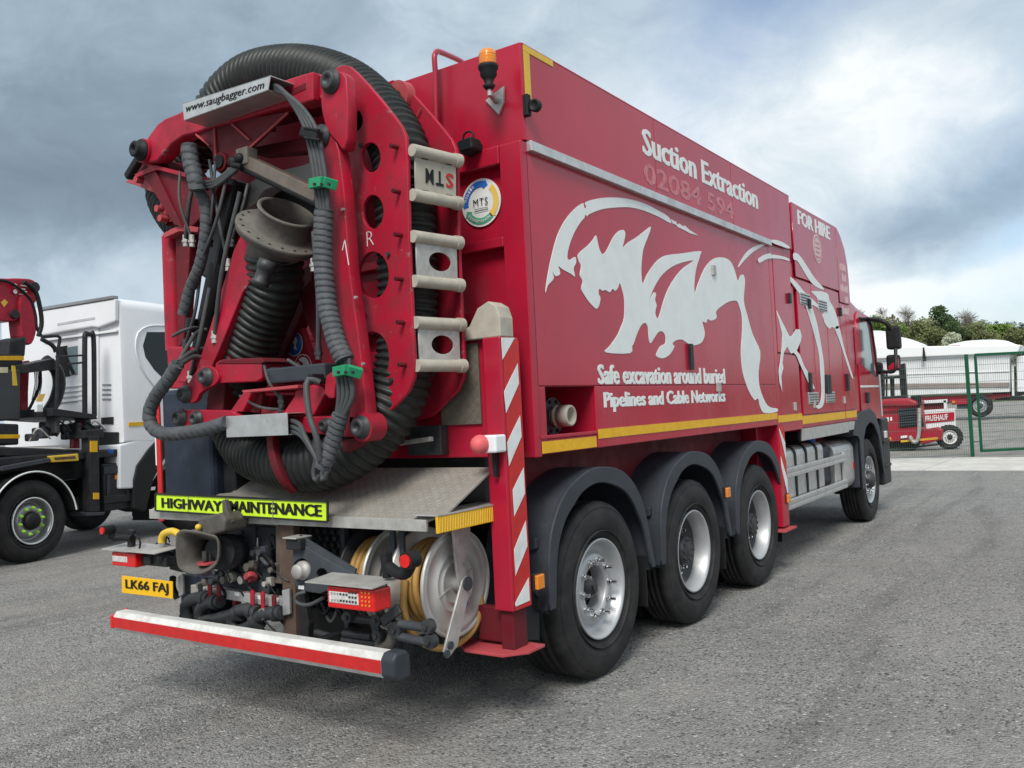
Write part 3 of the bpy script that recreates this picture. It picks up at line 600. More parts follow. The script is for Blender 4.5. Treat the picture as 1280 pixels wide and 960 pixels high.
# ---------------- mudguards
OUT = [(-.635, .53), (-.615, .85), (-.53, 1.03), (-.38, 1.165), (-.12, 1.25), (.12, 1.245), (.31, 1.195), (.47, 1.08), (.575, .91), (.685, .54)]
INN = [(.63, .54), (.555, .775), (.50, .87), (.39, 1.01), (.25, 1.10), (.0, 1.16), (-.2, 1.135), (-.32, 1.07), (-.44, .98), (-.53, .82), (-.575, .53)]
def osm(pts, k=4):
    q = [(p.y, p.z) for p in spline([V((0, a, b)) for a, b in pts], .045)]; return q
OUT = osm(OUT); INN = osm(INN)
def mudguard(y0, s, cut=None):
    mb = MB(); pts = [(y0 + a, z) for a, z in OUT]
    inner = [(y0 + a * .972, z - .022) for a, z in OUT][::-1]
    lipp = pts + [(y0 + a, z) for a, z in INN]
    x0, x1 = (s * 1.245, s * 1.27)
    g = plate('mudguard', [V((max(x0, x1) if s > 0 else min(x0, x1), y, z)) for y, z in lipp], PX(1.27 if s > 0 else -1.245), .025, PLAS, T, bevel=.006)
    n = len(pts); vs = []
    for x in (s * .84, s * 1.25):
        vs += [(x, y, z) for y, z in pts] + [(x, y, z) for y, z in inner]
    m2 = MB(); k = 2 * n
    for i in range(n - 1):
        m2.add([vs[i], vs[i + 1], vs[k + i + 1], vs[k + i]], [(0, 1, 2, 3)], True)
    for i in range(n, 2 * n - 1): m2.add([vs[i], vs[i + 1], vs[k + i + 1], vs[k + i]], [(0, 1, 2, 3)], True)
    m2.add([vs[n - 1], vs[n], vs[k + n], vs[k + n - 1]], [(0, 1, 2, 3)]); m2.add([vs[0], vs[2 * n - 1], vs[k + 2 * n - 1], vs[k]], [(0, 1, 2, 3)])
    part('guard_shell', m2, PLAS, g)
    # moulded ribs on the rear leg and on the crown
    r = MB()
    for a, b in ((-.632, .60), (-.625, .75)): pass
    r.prism([V((s * a, y0 - .655 + (.01 if b > .8 else 0), b)) for a, b in ((1.20, .92), (1.05, .88), (1.03, .80), (1.03, .72), (1.20, .60), (1.20, .66), (1.08, .745), (1.08, .79), (1.10, .83), (1.20, .86))], (0, .045, 0))
    part('guard_rib', r, PLAS, g, .008)
    part('mud_flap', MB().box((s * .86, y0 + .63, .28), (s * 1.22, y0 + .64, .62)), RUB, g, .004)
    return g
for y0 in AX[:3]:
    for s in (1, -1): mudguard(y0, s)
def side_lamp(y, z, x=1.28, par=None):
    l = P_('side_marker_lamp', MB().box((x, y - .035, z - .038), (x + .022, y + .035, z + .038)), AMBER, .006)
    part('lamp_bezel', MB().box((x - .012, y - .045, z - .046), (x + .004, y + .045, z + .046)), BLK, l, .004)
for px in ((673.5, 727), (909, 615.5), (985, 623)): 
    p = at(*px, x=1.285); side_lamp(p.y, p.z)
P_('leg_bracket', MB().prism([V((1.16, y, z)) for y, z in ((-.80, .72), (-.66, .70), (-.61, .5), (-.62, .36), (-.78, .40), (-.80, .5))], (.02, 0, 0)), BLK, .004)
# ---------------- outrigger legs
def chevrons(polys, x, m=WTAPE, par=None):
    for pl_ in polys: plpx('white_stripe', pl_, PX(x), .002, m, par, (), 0)
for s in (1, -1):
    leg = P_('outrigger_leg', MB().box((s * 1.16, -.995, .60), (s * 1.275, -.825, 2.0)), RED, .008)
    part('leg_ram', MB().box((s * 1.175, -.97, .40), (s * 1.255, -.845, .60)).box((s * 1.0, -.93, .42), (s * 1.18, -.88, .60)), REDD, leg, .006)
    part('foot_plate', MB().prism([V((s * a, b, .385)) for a, b in ((.90, -.97), (1.0, -1.06), (1.24, -1.06), (1.33, -.95), (1.33, -.80), (1.0, -.80), (.90, -.86))], (0, 0, .016)), REDL, leg, .003)
    part('leg_cap', MB().prism([V((s * a, -.98, b)) for a, b in ((.99, 2.0), (1.27, 2.0), (1.27, 2.10), (1.25, 2.16), (1.20, 2.19), (1.13, 2.16), (1.07, 2.07), (1.0, 2.05))], (0, .12, 0)), BEIGE, leg, .006)
    if s > 0:
        L1 = leg
        part('red_stripe', MB().box((1.276, -.975, .605), (1.278, -.83, 1.985)), RTAPE, leg)
        q4 = lambda p: crop(560, 380, 4.0, p); q6 = lambda p: crop(640, 540, 3.0, p)
        chevrons([q4([(268, 168), (334, 168), (272, 280)]), q4([(349, 297), (355, 398), (290, 546), (282, 437)]), q4([(361, 557), (368, 662), (305, 812), (297, 692)]),
                  q6([(44, 133), (49, 230), (8, 318), (4, 217)]), q6([(52, 332), (58, 428), (13, 540), (9, 440)]), q6([(63, 545), (67, 632), (14, 655), (13, 642)])], 1.2805, par=leg)
# chequer plates and panels between the leg and the arm
P_('crossbeam', MB().box((-1.06, -.93, 1.38), (1.157, -.80, 1.998)), RED, .006)
DIA = mat('diamond_plate', (.31, .29, .26), .6, .25, .12, 20, dirt=.45, dcol=(.23, .20, .16), dscale=6)
def diamond_relief(name, o, u, v, lu, lv, m, parent, pitch=.028):
    """raised tread bars on a plate"""
    mb = MB(); u, v = V(u).normalized(), V(v).normalized(); n = u.cross(v); o = V(o)
    nu, nv = int(lu / pitch), int(lv / pitch)
    for i in range(nu):
        for j in range(nv):
            c = o + u * ((i + .5) * lu / nu) + v * ((j + .5) * lv / nv) + n * .001
            d = ((u + v) if (i + j) % 2 else (u - v)).normalized(); e = n.cross(d); a = pitch * .45; b = pitch * .10
            mb.add([c + d * a, c + e * b, c - d * a, c - e * b, c + n * .0022], [(0, 1, 4), (1, 2, 4), (2, 3, 4), (3, 0, 4)])
    return part(name, mb, m, parent, kind='stuff')
c0, c1 = at(566, 432, y=-.94), at(600, 530, y=-.94)
DIA2 = mat('brown_diamond_plate', (.15, .13, .105), .6, .3, .15, 20, dirt=.4, dcol=(.12, .10, .08), dscale=6)
ck = P_('tread_panel', MB().box((c0.x - .1, -.945, c1.z), (c1.x + .012, -.932, c0.z)), DIA2, .002); diamond_relief('tread_bars', (c0.x - .1, -.945, c1.z), (1, 0, 0), (0, 0, 1), c1.x + .112 - c0.x, c0.z - c1.z, DIA2, ck)
lp = at(606, 555, y=-1.06)
lb = P_('position_lamp', MB().ball((lp.x, -1.10, lp.z), .05, sz=(1, 1.1, 1)), PINK); part('lamp_base', MB().box((lp.x - .02, -1.09, lp.z - .045), (lp.x + .09, -.995, lp.z + .045)), WPAINT, lb, .01)
part('lamp_bracket', MB().box((lp.x + .02, -1.03, lp.z - .17), (lp.x + .04, -1.0, lp.z)), RUB, lb)
P_('latch_box', MB().box((.62, -1.0, 1.40), (.86, -.93, 1.56)), DARKHOLE, .005); P_('latch_bar', MB().beam((.60, -1.03, 1.47), (.84, -1.05, 1.49), .03, .025), STEEL, .004)
# sloping tread deck over the rear
dz0, dz1, dy0, dy1 = 1.115, 1.33, -1.42, -.95
sl = V((0, dy1 - dy0, dz1 - dz0)); nn = V((1, 0, 0)).cross(sl.normalized())
dk = P_('tread_deck', MB().prism([V((-1.15, dy0, dz0)), V((1.10, dy0, dz0)), V((1.17, dy0 + .06, dz0 + .027)), V((1.17, dy1, dz1)), V((-.62, dy1, dz1)), V((-.62, dy0 + .2, dz0 + .0915)), V((-1.15, dy0 + .12, dz0 + .055))], -nn * .012), DIA, .002)
part('deck_lip', MB().box((-1.15, dy0 - .012, dz0 - .055), (1.10, dy0 + .004, dz0 + .002)), STEEL, dk, .002)
diamond_relief('tread_bars', V((-.44, dy0 + .01, dz0 + .0055)), (1, 0, 0), sl, 1.55, sl.length - .02, DIA, dk)
st = P_('deck_edge', MB().box((1.165, -1.44, 1.055), (1.18, -.90, 1.135)), YEL, .002)
part('deck_edge_top', MB().box((1.02, -1.44, 1.136), (1.183, -.90, 1.142)), STEEL, st)
for i in range(26): part('reflector_rib', MB().beam((1.1805, -1.43 + i * .02, 1.06), (1.1805, -1.44 + i * .02 + .018, 1.13), .003, .003), GOLDV, st)
# ---------------- middle leg behind the third wheel
ml = P_('middle_leg', MB().box((1.10, 3.38, .43), (1.275, 3.56, 1.37)).box((.98, 3.24, .44), (1.12, 3.40, 1.37)), RED, .008)
part('foot_plate', MB().box((1.0, 3.28, .395), (1.32, 3.62, .415)), REDL, ml, .003)
part('red_stripe', MB().box((1.276, 3.39, .80), (1.278, 3.55, 1.36)), RTAPE, ml)
for k_ in range(2):
    z = 1.32 - k_ * .34; pts = [V((1.2805, 3.395, z)), V((1.2805, 3.395, z + (.02 if k_ == 0 else .1))), V((1.2805, 3.545, z - .12)), V((1.2805, 3.545, z - .30))]
    plate('white_stripe', pts, PX(1.2805), .002, WTAPE, ml, (), 0)
# ---------------- fuel tank and side rails
def rounded(y0, y1, z0, z1, x0, x1, r=.09):
    pts = []
    for cx, cz, a0 in ((x1 - r, z1 - r, 0), (x0 + r, z1 - r, 90), (x0 + r, z0 + r, 180), (x1 - r, z0 + r, 270)):
        for k_ in range(6): a = math.radians(a0 + k_ * 18); pts.append(V((cx + r * math.cos(a), y0, cz + r * math.sin(a))))
    return MB().prism(pts, (0, y1 - y0, 0))
for s in (1, -1):
    ft = P_('fuel_tank', rounded(3.75, 5.10, .56, 1.13, s * .62 if s > 0 else -1.20, s * 1.20 if s > 0 else -.62), ALU, .01)
    for y in (4.05, 4.42, 4.80): part('tank_strap', rounded(y, y + .05, .55, 1.14, .61 if s > 0 else -1.21, 1.21 if s > 0 else -.61), RUB, ft)
    part('tank_cap', MB().cyl((s * 1.08, 5.02, 1.12), (s * 1.10, 5.02, 1.18), .05, seg=16), BLUE, ft)
    P_('urea_tank', rounded(5.12, 5.55, .58, 1.08, .65 if s > 0 else -1.15, 1.15 if s > 0 else -.65), PLAS, .01)
    P_('battery_cover', rounded(5.56, 6.42, .50, 1.08, .70 if s > 0 else -1.20, 1.20 if s > 0 else -.70, .12), ALU, .01)
    for z in (.90, .60):
        mb = MB().box((s * 1.215, 3.62, z - .05), (s * 1.245, 5.86, z + .045)); mb.box((s * 1.243, 3.62, z - .045), (s * 1.252, 5.86, z - .012)); mb.box((s * 1.243, 3.62, z + .008), (s * 1.252, 5.86, z + .04)); P_('side_guard_rail', mb, ALU, .003)
P_('rail_end', MB().box((1.21, 5.80, .55), (1.235, 5.88, .96)), ALU, .004)
P_('reflector', MB().box((1.20, 6.36, .72), (1.206, 6.41, .80)), REDLENS)
P_('air_tank', MB().cyl((.6, 4.2, 1.16), (1.0, 4.2, 1.16), .10, seg=20), CHAS, .004); P_('air_tank', MB().cyl((.55, 4.8, 1.2), (1.05, 4.8, 1.2), .07, seg=16), CHAS, .004)
# ---------------- cab
def loft(secs, name, m, parent, cap=True, bevel=0):
    """secs: list of (y, half width, z bottom, z top, corner radius)"""
    mb = MB(); n = 24; vs = []
    for y, hw, z0, z1, r in secs:
        ring = []
        for cx, cz, a0 in ((hw - r, z1 - r, 0), (-hw + r, z1 - r, 90), (-hw + r, z0 + .03, 180), (hw - .03, z0 + .03, 270)):
            rr = r if a0 < 180 else .03
            cx_ = cx if a0 != 180 else -hw + .03
            for k_ in range(6): a = math.radians(a0 + k_ * 18); ring.append((cx_ + rr * math.cos(a), y, cz + rr * math.sin(a)))
        vs += ring
    fs = []
    for i in range(len(secs) - 1):
        for k_ in range(n): l = (k_ + 1) % n; fs.append((i * n + k_, i * n + l, (i + 1) * n + l, (i + 1) * n + k_))
    mb.add(vs, fs, True)
    if cap: mb.add(vs[:n] + vs[-n:], [list(range(n)), list(range(n, 2 * n))[::-1]])
    return part(name, mb, m, parent)
cab = loft([(6.46, 1.235, 1.34, 2.86, .12), (6.9, 1.24, 1.30, 2.78, .14), (7.5, 1.24, 1.30, 2.68, .16), (7.95, 1.20, 1.28, 2.56, .18), (8.2, 1.12, 1.2, 2.36, .18), (8.38, 1.04, 1.0, 2.0, .14), (8.46, 1.0, .9, 1.65, .1)], 'cab', REDP, T)
loft([(8.30, 1.22, .42, 1.1, .1), (8.5, 1.16, .38, 1.05, .1), (8.58, 1.0, .38, 1.0, .08)], 'bumper', PLAS, T)
dr = plate('cab_door', [V((1.252, y, z)) for y, z in ((6.74, 1.30), (6.74, 2.60), (6.86, 2.66), (7.55, 2.62), (7.78, 2.2), (7.84, 1.85), (7.86, 1.28))], PX(1.252), .02, REDP, T, [[V((1.252, y, z)) for y, z in ((6.93, 1.98), (6.93, 2.56), (7.45, 2.55), (7.60, 2.22), (7.66, 1.86), (7.5, 1.84), (7.2, 1.93))]])
plate('side_window', [V((1.244, y, z)) for y, z in ((6.92, 1.97), (6.92, 2.57), (7.46, 2.56), (7.62, 2.22), (7.67, 1.85), (7.5, 1.83), (7.2, 1.92))], PX(1.245), .004, GLASL, dr, (), 0)
part('window_frame', MB().tube([(1.256, 6.92, 2.57), (1.256, 7.46, 2.56), (1.256, 7.62, 2.22), (1.256, 7.68, 1.84)], .018, 8, step=.08), RUB, dr)
part('door_handle', MB().box((1.25, 7.0, 1.50), (1.285, 7.10, 1.64)), BLK, dr, .01)
part('door_trim', MB().box((1.252, 6.76, 1.70), (1.256, 7.80, 1.725)), WTAPE, dr)
p = at(1097, 450, x=1.22)
P_('worn_decal', MB().box((1.20, 7.9, 1.3), (1.212, 8.12, 1.95)), WTAPE, .004)
P_('windscreen', MB().add([(1.02, 8.27, 2.32), (-1.02, 8.27, 2.32), (-.98, 8.43, 1.72), (.98, 8.43, 1.72)], [(0, 1, 2, 3)]), GLASS)
P_('air_deflector', MB().box((1.20, 6.45, 1.95), (1.255, 6.56, 2.55)), RED, .02); P_('air_deflector', MB().box((1.245, 6.60, 1.98), (1.262, 6.70, 2.45)), RED, .008)
def arm_(pts, r=.022): return MB().tube([at(a, b, x=c) for a, b, c in pts], r, 8, step=.04)
for s in (1, ):
    P_('mirror_arm', arm_([(1084, 399, 1.25), (1098, 400, 1.45), (1108, 404, 1.55), (1113, 412, 1.58)], .03), BLK); P_('mirror_arm', arm_([(1098, 464, 1.25), (1108, 465, 1.45), (1119, 462, 1.58), (1119.5, 436, 1.58)], .022), BLK)
    def mirror(px0, px1, x, y, m, nm):
        a, b = at(*px0, y=y), at(*px1, y=y); return P_(nm, MB().box((a.x, y - .06, b.z), (b.x, y + .12, a.z)), m, .035, seg=3)
    mirror((1107, 408), (1126, 436), 1, 7.7, RUB, 'mirror'); mm = mirror((1108, 444), (1125, 463), 1, 7.68, RUB, 'mirror')
    a, b = at(1110, 453, y=7.61), at(1124, 462, y=7.61); part('mirror_cover', MB().prism([V((a.x, 7.60, b.z)), V((b.x, 7.60, b.z + .02)), V((b.x, 7.60, a.z + .04)), V((a.x, 7.60, b.z + .05))], (0, .03, 0)), RED, mm, .004)
    mirror((1094, 453), (1103, 468), 1, 7.75, RUB, 'mirror')
fa = plate('wheel_arch', [V((1.268, y, z)) for y, z in ((6.19, 1.13), (6.34, 1.345), (6.6, 1.40), (7.15, 1.43), (7.4, 1.36), (7.62, 1.16), (7.72, .9), (7.78, .55), (7.70, .55), (7.62, .88), (7.50, 1.08), (7.30, 1.22), (7.1, 1.26), (6.86, 1.20), (6.70, 1.06), (6.66, .90), (6.64, .46), (6.49, .46), (6.50, 1.06), (6.42, 1.11))], PX(1.268), .03, PLAS, T, bevel=.008)
part('arch_liner', MB().box((.70, 6.20, 1.12), (1.24, 6.62, 1.34)).box((.70, 6.5, .48), (1.24, 6.63, 1.12)).box((.70, 6.62, 1.27), (1.24, 7.6, 1.40)), PLAS, fa, .015)
P_('cab_step', MB().box((1.0, 7.86, .38), (1.24, 8.3, 1.28)), BLK, .03); P_('step_tread', MB().box((1.20, 7.84, .62), (1.27, 8.2, .66)), BLK, .008); P_('step_tread', MB().box((1.20, 7.84, .95), (1.27, 8.2, .99)), BLK, .008)
p = at(1106, 543, x=1.24); P_('corner_lamp', MB().box((1.235, p.y - .06, p.z - .05), (1.265, p.y + .06, p.z + .05)), CLRLENS, .01)
P_('cab_rear_wall', MB().box((-1.2, 6.42, 1.1), (1.2, 6.47, 2.8)), BLK, .01)
# ================================================================= rear of the truck
# beacon, work lamp, hand rail
b0 = at(623, 128, y=YR); bp_ = V((at(611, 100, y=-.84).x, -.84, 0)); 
def zz(px, y=-.84): return at(*px, y=y).z
bx = at(610.5, 90, y=-.84).x; mnt = P_('beacon_bracket', MB().prism([V((b0.x + dx, YR - .03, b0.z + dz_)) for dx, dz_ in ((-.07, .02), (.06, .07), (.05, -.02), (.015, -.08))], (0, .018, 0)).beam(V((b0.x, YR - .02, b0.z)), V((bx, -.84, zz((611, 116)))), .025, .025).cyl(V((bx, -.84, zz((611, 120)))), V((bx, -.84, zz((611, 107)))), .012, seg=10), STEEL, .003)
bc = P_('beacon', MB().lathe((bx, -.84, zz((611, 112))), (0, 0, 1), [(0, 0), (0, .02), (.02, .035), (.03, .022), (.055, .03), (.075, .045), (.10, .045), (.11, .053), (.125, .056), (.13, .053), (.13, 0)], 28), RUB)
part('beacon_dome', MB().lathe((bx, -.84, zz((611, 112)) + .13), (0, 0, 1), [(0, .046), (.02, .048), (.04, .048), (.07, .045), (.082, .036), (.087, 0)], 28), AMBER, bc)
for k_ in range(4): part('dome_ring', MB().lathe((bx, -.84, zz((611, 112)) + .135 + k_ * .015), (0, 0, 1), [(0, .0465), (.004, .0495), (.008, .0465)], 28), AMBER, bc)
c_ = at(583.5, 181, y=-.78); wl = P_('work_lamp', MB().prism([V((c_.x - .055, c_.y - .03, c_.z + .02)), V((c_.x + .05, c_.y - .03, c_.z + .035)), V((c_.x + .06, c_.y - .03, c_.z - .035)), V((c_.x - .03, c_.y - .03, c_.z - .055))], (0, .1, 0)), RUB, .012)
part('lamp_handle', MB().tube([c_ + V((-.04, .02, .03)), c_ + V((-.035, .02, .065)), c_ + V((0, .02, .08)), c_ + V((.035, .02, .06)), c_ + V((.03, .02, .03))], .006, 8), RUB, wl)
part('lamp_glass', MB().box((c_.x - .03, c_.y - .034, c_.z - .035), (c_.x + .045, c_.y - .029, c_.z + .02)), GLASS, wl); part('lamp_bracket', MB().box((c_.x - .01, c_.y + .06, c_.z - .02), (c_.x + .03, YR, c_.z + .02)), RUB, wl)
P_('grab_rail', MB().tube([at(545, 165, y=-.74), at(544.5, 100, y=-.74), at(543, 72, y=-.74), at(545, 66, y=-.72), at(550, 65, y=-.66), at(575, 76, y=-.36), at(578, 80, y=-.34)], .016, 12), RED)
# round company sticker
c_ = at(600.5, 253, y=YR - .002); R1 = .137
circ_ = lambda r, a0=0, a1=360, n=40: [V((c_.x + r * math.cos(math.radians(a0 + (a1 - a0) * i / n)), YR - .002, c_.z + r * math.sin(math.radians(a0 + (a1 - a0) * i / n)))) for i in range(n + (0 if a1 - a0 == 360 else 1))]
stk = plate('round_sticker', circ_(R1), PY(YR + .004), .004, WHT, T, (), 0)
def arc_(a0, a1, m, head=True):
    o_ = circ_(R1 * .90, a0, a1, 14); i_ = circ_(R1 * .64, a0, a1, 14)[::-1]
    am = math.radians(a0 - 14); tip = V((c_.x + R1 * .77 * math.cos(am), YR, c_.z + R1 * .77 * math.sin(am)))
    h0 = circ_(R1 * .97, a0, a0 + 1, 1)[0]; h1 = circ_(R1 * .57, a0, a0 + 1, 1)[0]
    plate('sticker_arrow', o_ + i_[:-1] + [h1, tip, h0], PY(YR + .001), .002, m, stk, (), 0)
arc_(74, 188, BLUE); arc_(-42, 48, GOLDV); arc_(214, 318 - 6, GREENV)
text('sticker_text', 'MTS', (c_.x - .05, YR - .0015, c_.z - .018), (1, 0, 0), (0, 0, 1), .10, .042, BLKT, stk, bold=-.01, space=1.15)
for k_ in range(2): part('sticker_line', MB().box((c_.x - .045, YR - .003, c_.z - .036 - k_ * .013), (c_.x + .05, YR - .0015, c_.z - .033 - k_ * .013)), PIPE, stk)
def curved_text(s_, r, a_mid, span, h, flip=False):
    n = len(s_)
    for i, ch in enumerate(s_):
        if ch == ' ': continue
        a = math.radians(a_mid + (span / 2 - span * i / (n - 1)) * (-1 if flip else 1)); d = V((math.cos(a), 0, math.sin(a))); v = -d if flip else d; u = V((v.z, 0, -v.x)) 
        text('sticker_text', ch, c_ + V((0, .0005, 0)) + d * r - u * h * .38 - v * h * .5, u, v, h * .72, h, WHT, stk)
curved_text('Mobile', R1 * .77, 142, 50, .018); curved_text('Saugsysteme', R1 * .77, 262, 86, .016, True)

# ---------------- folding arm
TH = math.radians(9); NA = V((math.sin(TH), math.cos(TH), 0)); UA = V((math.cos(TH), -math.sin(TH), 0))
PN = (V((1.06, -1.37, 0)), NA, UA, V((0, 0, 1)))                       # near side plate
q2 = lambda p: crop(360, 40, 3.694, p); q4b = lambda p: crop(360, 280, 3.0, p); q1 = lambda p: crop(140, 40, 3.692, p); q3 = lambda p: crop(140, 280, 3.692, p)
qE = lambda p: crop(320, 440, 5.333, p); qD = lambda p: crop(180, 420, 6.0, p); qB = lambda p: crop(290, 80, 6.0, p); qA = lambda p: crop(150, 160, 6.0, p); qC = lambda p: crop(290, 220, 6.0, p); qF = lambda p: crop(330, 340, 6.0, p)
outline = [(414, 92), (421, 84), (429, 81), (437, 83), (446, 91), (460, 106), (478, 127), (493, 146), (502, 158), (507, 170), (509, 200), (511, 300), (516, 420), (518, 452), (517, 472), (511, 488), (503, 498), (478, 524), (462, 530), (448, 515), (441, 440), (434, 300), (424, 180), (416, 120)]
holes = [ell(445.5, 150.5, 7.5, 12.5), ell(463.2, 197, 12, 18.5), ell(466, 265, 13, 21), ell(466.5, 344, 19, 29), ell(466, 448, 20, 33)]
pn = [atp(*p, PN) for p in outline]; hn = [[atp(*p, PN) for p in h] for h in holes]
near = plate('side_plate', pn, PN, .022, REDA, T, hn, .004)
GAP = .335; sh = NA * GAP
PFAR = (PN[0] + sh, NA, UA, V((0, 0, 1)))
far = plate('side_plate', [p + sh for p in pn], PFAR, .022, REDA, T, [[p + sh for p in h] for h in hn[2:]], .004)
bs = atp(495, 123, (PN[0] + sh - NA * .03, NA)); P_('pivot_boss', MB().cyl(bs, bs + NA * .06, .10, seg=36), REDL, .006); P_('pivot_pin', MB().cyl(bs - NA * .03, bs + NA * .02, .045, seg=24), DARKHOLE, .004)
P_('side_plate_joint', MB().beam(atp(528, 136, PFAR) - NA * .012, atp(514, 165, PFAR) - NA * .012, .006, .006), REDL)
rpx = [(513, 187), (513.5, 243), (514, 295), (515.5, 351), (517, 403), (519, 457)]
rungs = []
for p in rpx:
    a = atp(*p, PN); rungs.append(a); rg = P_('rung', MB().cyl(a + NA * .01, a + NA * (GAP - .03), .031, seg=20), BEIGE, .006)
    part('rung_end', MB().cyl(a + NA * (GAP - .045), a + NA * (GAP - .005), .036, seg=20), BEIGE, rg, .006)
for p in ((497, 184), (499.5, 240), (502, 294), (503, 349), (505, 403), (507, 456)):
    a = atp(*p, PN); bo = P_('rung_bolt', MB().cyl(a - NA * .045, a, .012, seg=12), REDD, .002); part('bolt_hole', MB().cyl(a - NA * .047, a - NA * .044, .006, seg=10), RUB, bo)
for i in (0, 2, 4):     # grey step plates between the rungs
    a, b = rungs[i], rungs[i + 1]; off = UA * .0
    q = [a + NA * .03, a + NA * (GAP - .03), b + NA * (GAP - .03), b + NA * .03]
    cen = (a + b) / 2 + NA * (GAP / 2 + .02); uu = NA; vv = (a - b).normalized(); nn_ = uu.cross(vv)
    hl = [[cen + uu * .075 * math.cos(t) + vv * .048 * math.sin(t) for t in [2 * math.pi * k_ / 32 for k_ in range(32)]]] if i else []
    me = plate('step_plate', q, (a, -nn_, uu, vv), .008, BEIGE if i == 0 else STEEL, T, hl, .001)
    if i == 0:
        for s_, m_, k_ in (('M', BLKT, 0), ('T', BLKT, 1), ('S', RTAPE, 2)):
            tc_ = cen + uu * (-.068 + .068 * k_) + nn_ * .003
            text('painted_letter', s_, tc_ + uu * .028 + vv * .035, -uu, -vv, .052, .075, m_, me, bold=.02)
        for k_ in range(4): 
            c9 = (a + b) / 2 + vv * (.08 if k_ < 2 else -.08) + uu * (.09 if k_ % 2 else .25) + nn_ * .003
            part('slot', MB().beam(c9 - uu * .02, c9 + uu * .02, .012, .004), RUB, me)
# pins
def pin(p, n, r=.05, l=.06, m=DARKHOLE, par=None):
    l = l * .55
    p = V(p); o = part('pivot_pin', MB().lathe(p, n, [(0, r * 1.35), (l * .25, r * 1.35), (l * .3, r), (l * .9, r), (l, r * .85), (l, r * .5), (l * .7, r * .45), (l * .7, 0)], 28), m, par or T); return o
# long outer strut
yF = -1.47
sp = [at(412, 165, y=yF), at(428, 205, y=yF), at(440, 300, y=yF), at(452, 400, y=yF), at(463, 500, y=yF), at(464, 540, y=yF)]
poly = [(400, 166), (406, 157), (413, 158), (418, 170), (424, 190), (430, 240), (437, 340), (448, 420), (456, 490), (459, 520), (459, 540), (452, 546), (441, 545), (436, 535), (436, 470), (425, 430), (414, 380), (410, 330), (409, 250), (406, 200)]
stt = plpx('outer_strut', poly, PY(yF), .075, REDA, T, (), .006)
0 and P_('strut_edge', MB().prism([at(*p, y=yF + .01) for p in ((424, 185), (436, 260), (446, 350), (458, 440), (468, 515), (459, 520), (448, 420), (437, 340), (430, 240))], (0, .12, 0)), REDL, .004)
p = at(453.5, 534, y=yF - .01); P_('strut_boss', MB().cyl(p + V((0, -.01, 0)), p + V((0, .10, 0)), .072, seg=36), REDA, .006); pin(p + V((0, -.0, 0)), (0, -1, 0), .045, .09, DARKHOLE)
P_('link_disc', MB().cyl(at(472, 530, y=-1.33), at(472, 530, y=-1.28), .085, seg=36), REDL, .006)
# upper lugs + top casting
yB = -1.43
lug = plpx('upper_lug', [(404, 100), (408, 92), (418, 88), (428, 90), (433, 97), (435, 130), (434, 172), (431, 186), (427, 187), (421, 178), (415, 172), (407, 160), (402, 140), (400, 120)], PY(yB - .05), .07, REDA, T, (), .008)
p = at(414.5, 102, y=yB - .05); pin(p, (0, -1, 0), .047, .07); 
p = at(403, 170, y=yF - .0); pin(p, (0, -1, 0), .043, .10); 
beam_px = [(352, 101), (380, 92), (388, 90), (403, 93), (406, 112), (405, 125), (397, 124), (377, 130), (352, 134), (338, 138), (300, 150), (262, 160), (245, 166), (228, 170), (214, 180), (204, 192), (196, 201), (186, 203), (181, 198), (172, 190), (176, 180), (185, 172), (197, 155), (206, 148), (219, 143), (228, 139)]
tb = plpx('top_beam', beam_px, PY(yB), .10, REDA, T, (), .010)
P_('beam_pocket', MB().prism([at(*p, y=yB - .003) for p in ((355, 122), (358, 114), (382, 103), (384, 106), (383, 111), (366, 119))], (0, .02, 0)), REDD, .003)
P_('beam_boss', MB().beam(at(391, 92, y=yB - .02), at(391, 128, y=yB - .02), .06, .05, (0, 1, 0)), REDA, .01)
pb = at(181, 189, y=yB); P_('beam_knuckle', MB().cyl(pb + V((0, -.02, 0)), pb + V((0, .13, 0)), .075, seg=36), REDA, .008); pin(pb + V((0, -.02, 0)), (0, -1, 0), .05, .11, RUB)
rear_px = [(x - 6, y + 4) for x, y in beam_px]
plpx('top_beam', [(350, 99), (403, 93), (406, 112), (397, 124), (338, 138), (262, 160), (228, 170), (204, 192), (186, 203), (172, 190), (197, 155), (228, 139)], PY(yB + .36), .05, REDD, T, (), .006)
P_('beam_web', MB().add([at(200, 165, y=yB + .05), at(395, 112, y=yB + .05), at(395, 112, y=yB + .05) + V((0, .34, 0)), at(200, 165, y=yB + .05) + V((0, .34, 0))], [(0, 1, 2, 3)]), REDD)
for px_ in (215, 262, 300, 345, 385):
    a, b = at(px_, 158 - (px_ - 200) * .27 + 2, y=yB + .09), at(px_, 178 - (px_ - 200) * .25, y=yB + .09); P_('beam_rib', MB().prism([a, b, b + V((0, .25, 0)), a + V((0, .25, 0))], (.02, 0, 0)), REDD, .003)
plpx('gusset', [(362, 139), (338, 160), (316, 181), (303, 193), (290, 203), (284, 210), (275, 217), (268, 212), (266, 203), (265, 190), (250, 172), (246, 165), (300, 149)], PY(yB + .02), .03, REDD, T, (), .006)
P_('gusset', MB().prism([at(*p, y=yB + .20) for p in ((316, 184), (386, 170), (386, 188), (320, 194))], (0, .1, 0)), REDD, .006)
for a_, b_ in (((268, 160), (270, 200)), ((290, 155), (312, 175)), ((360, 141), (300, 196)), ((245, 168), (262, 182))): P_('weld_rib', MB().beam(at(*a_, y=yB + .012), at(*b_, y=yB + .012), .012, .012), REDL, .003)
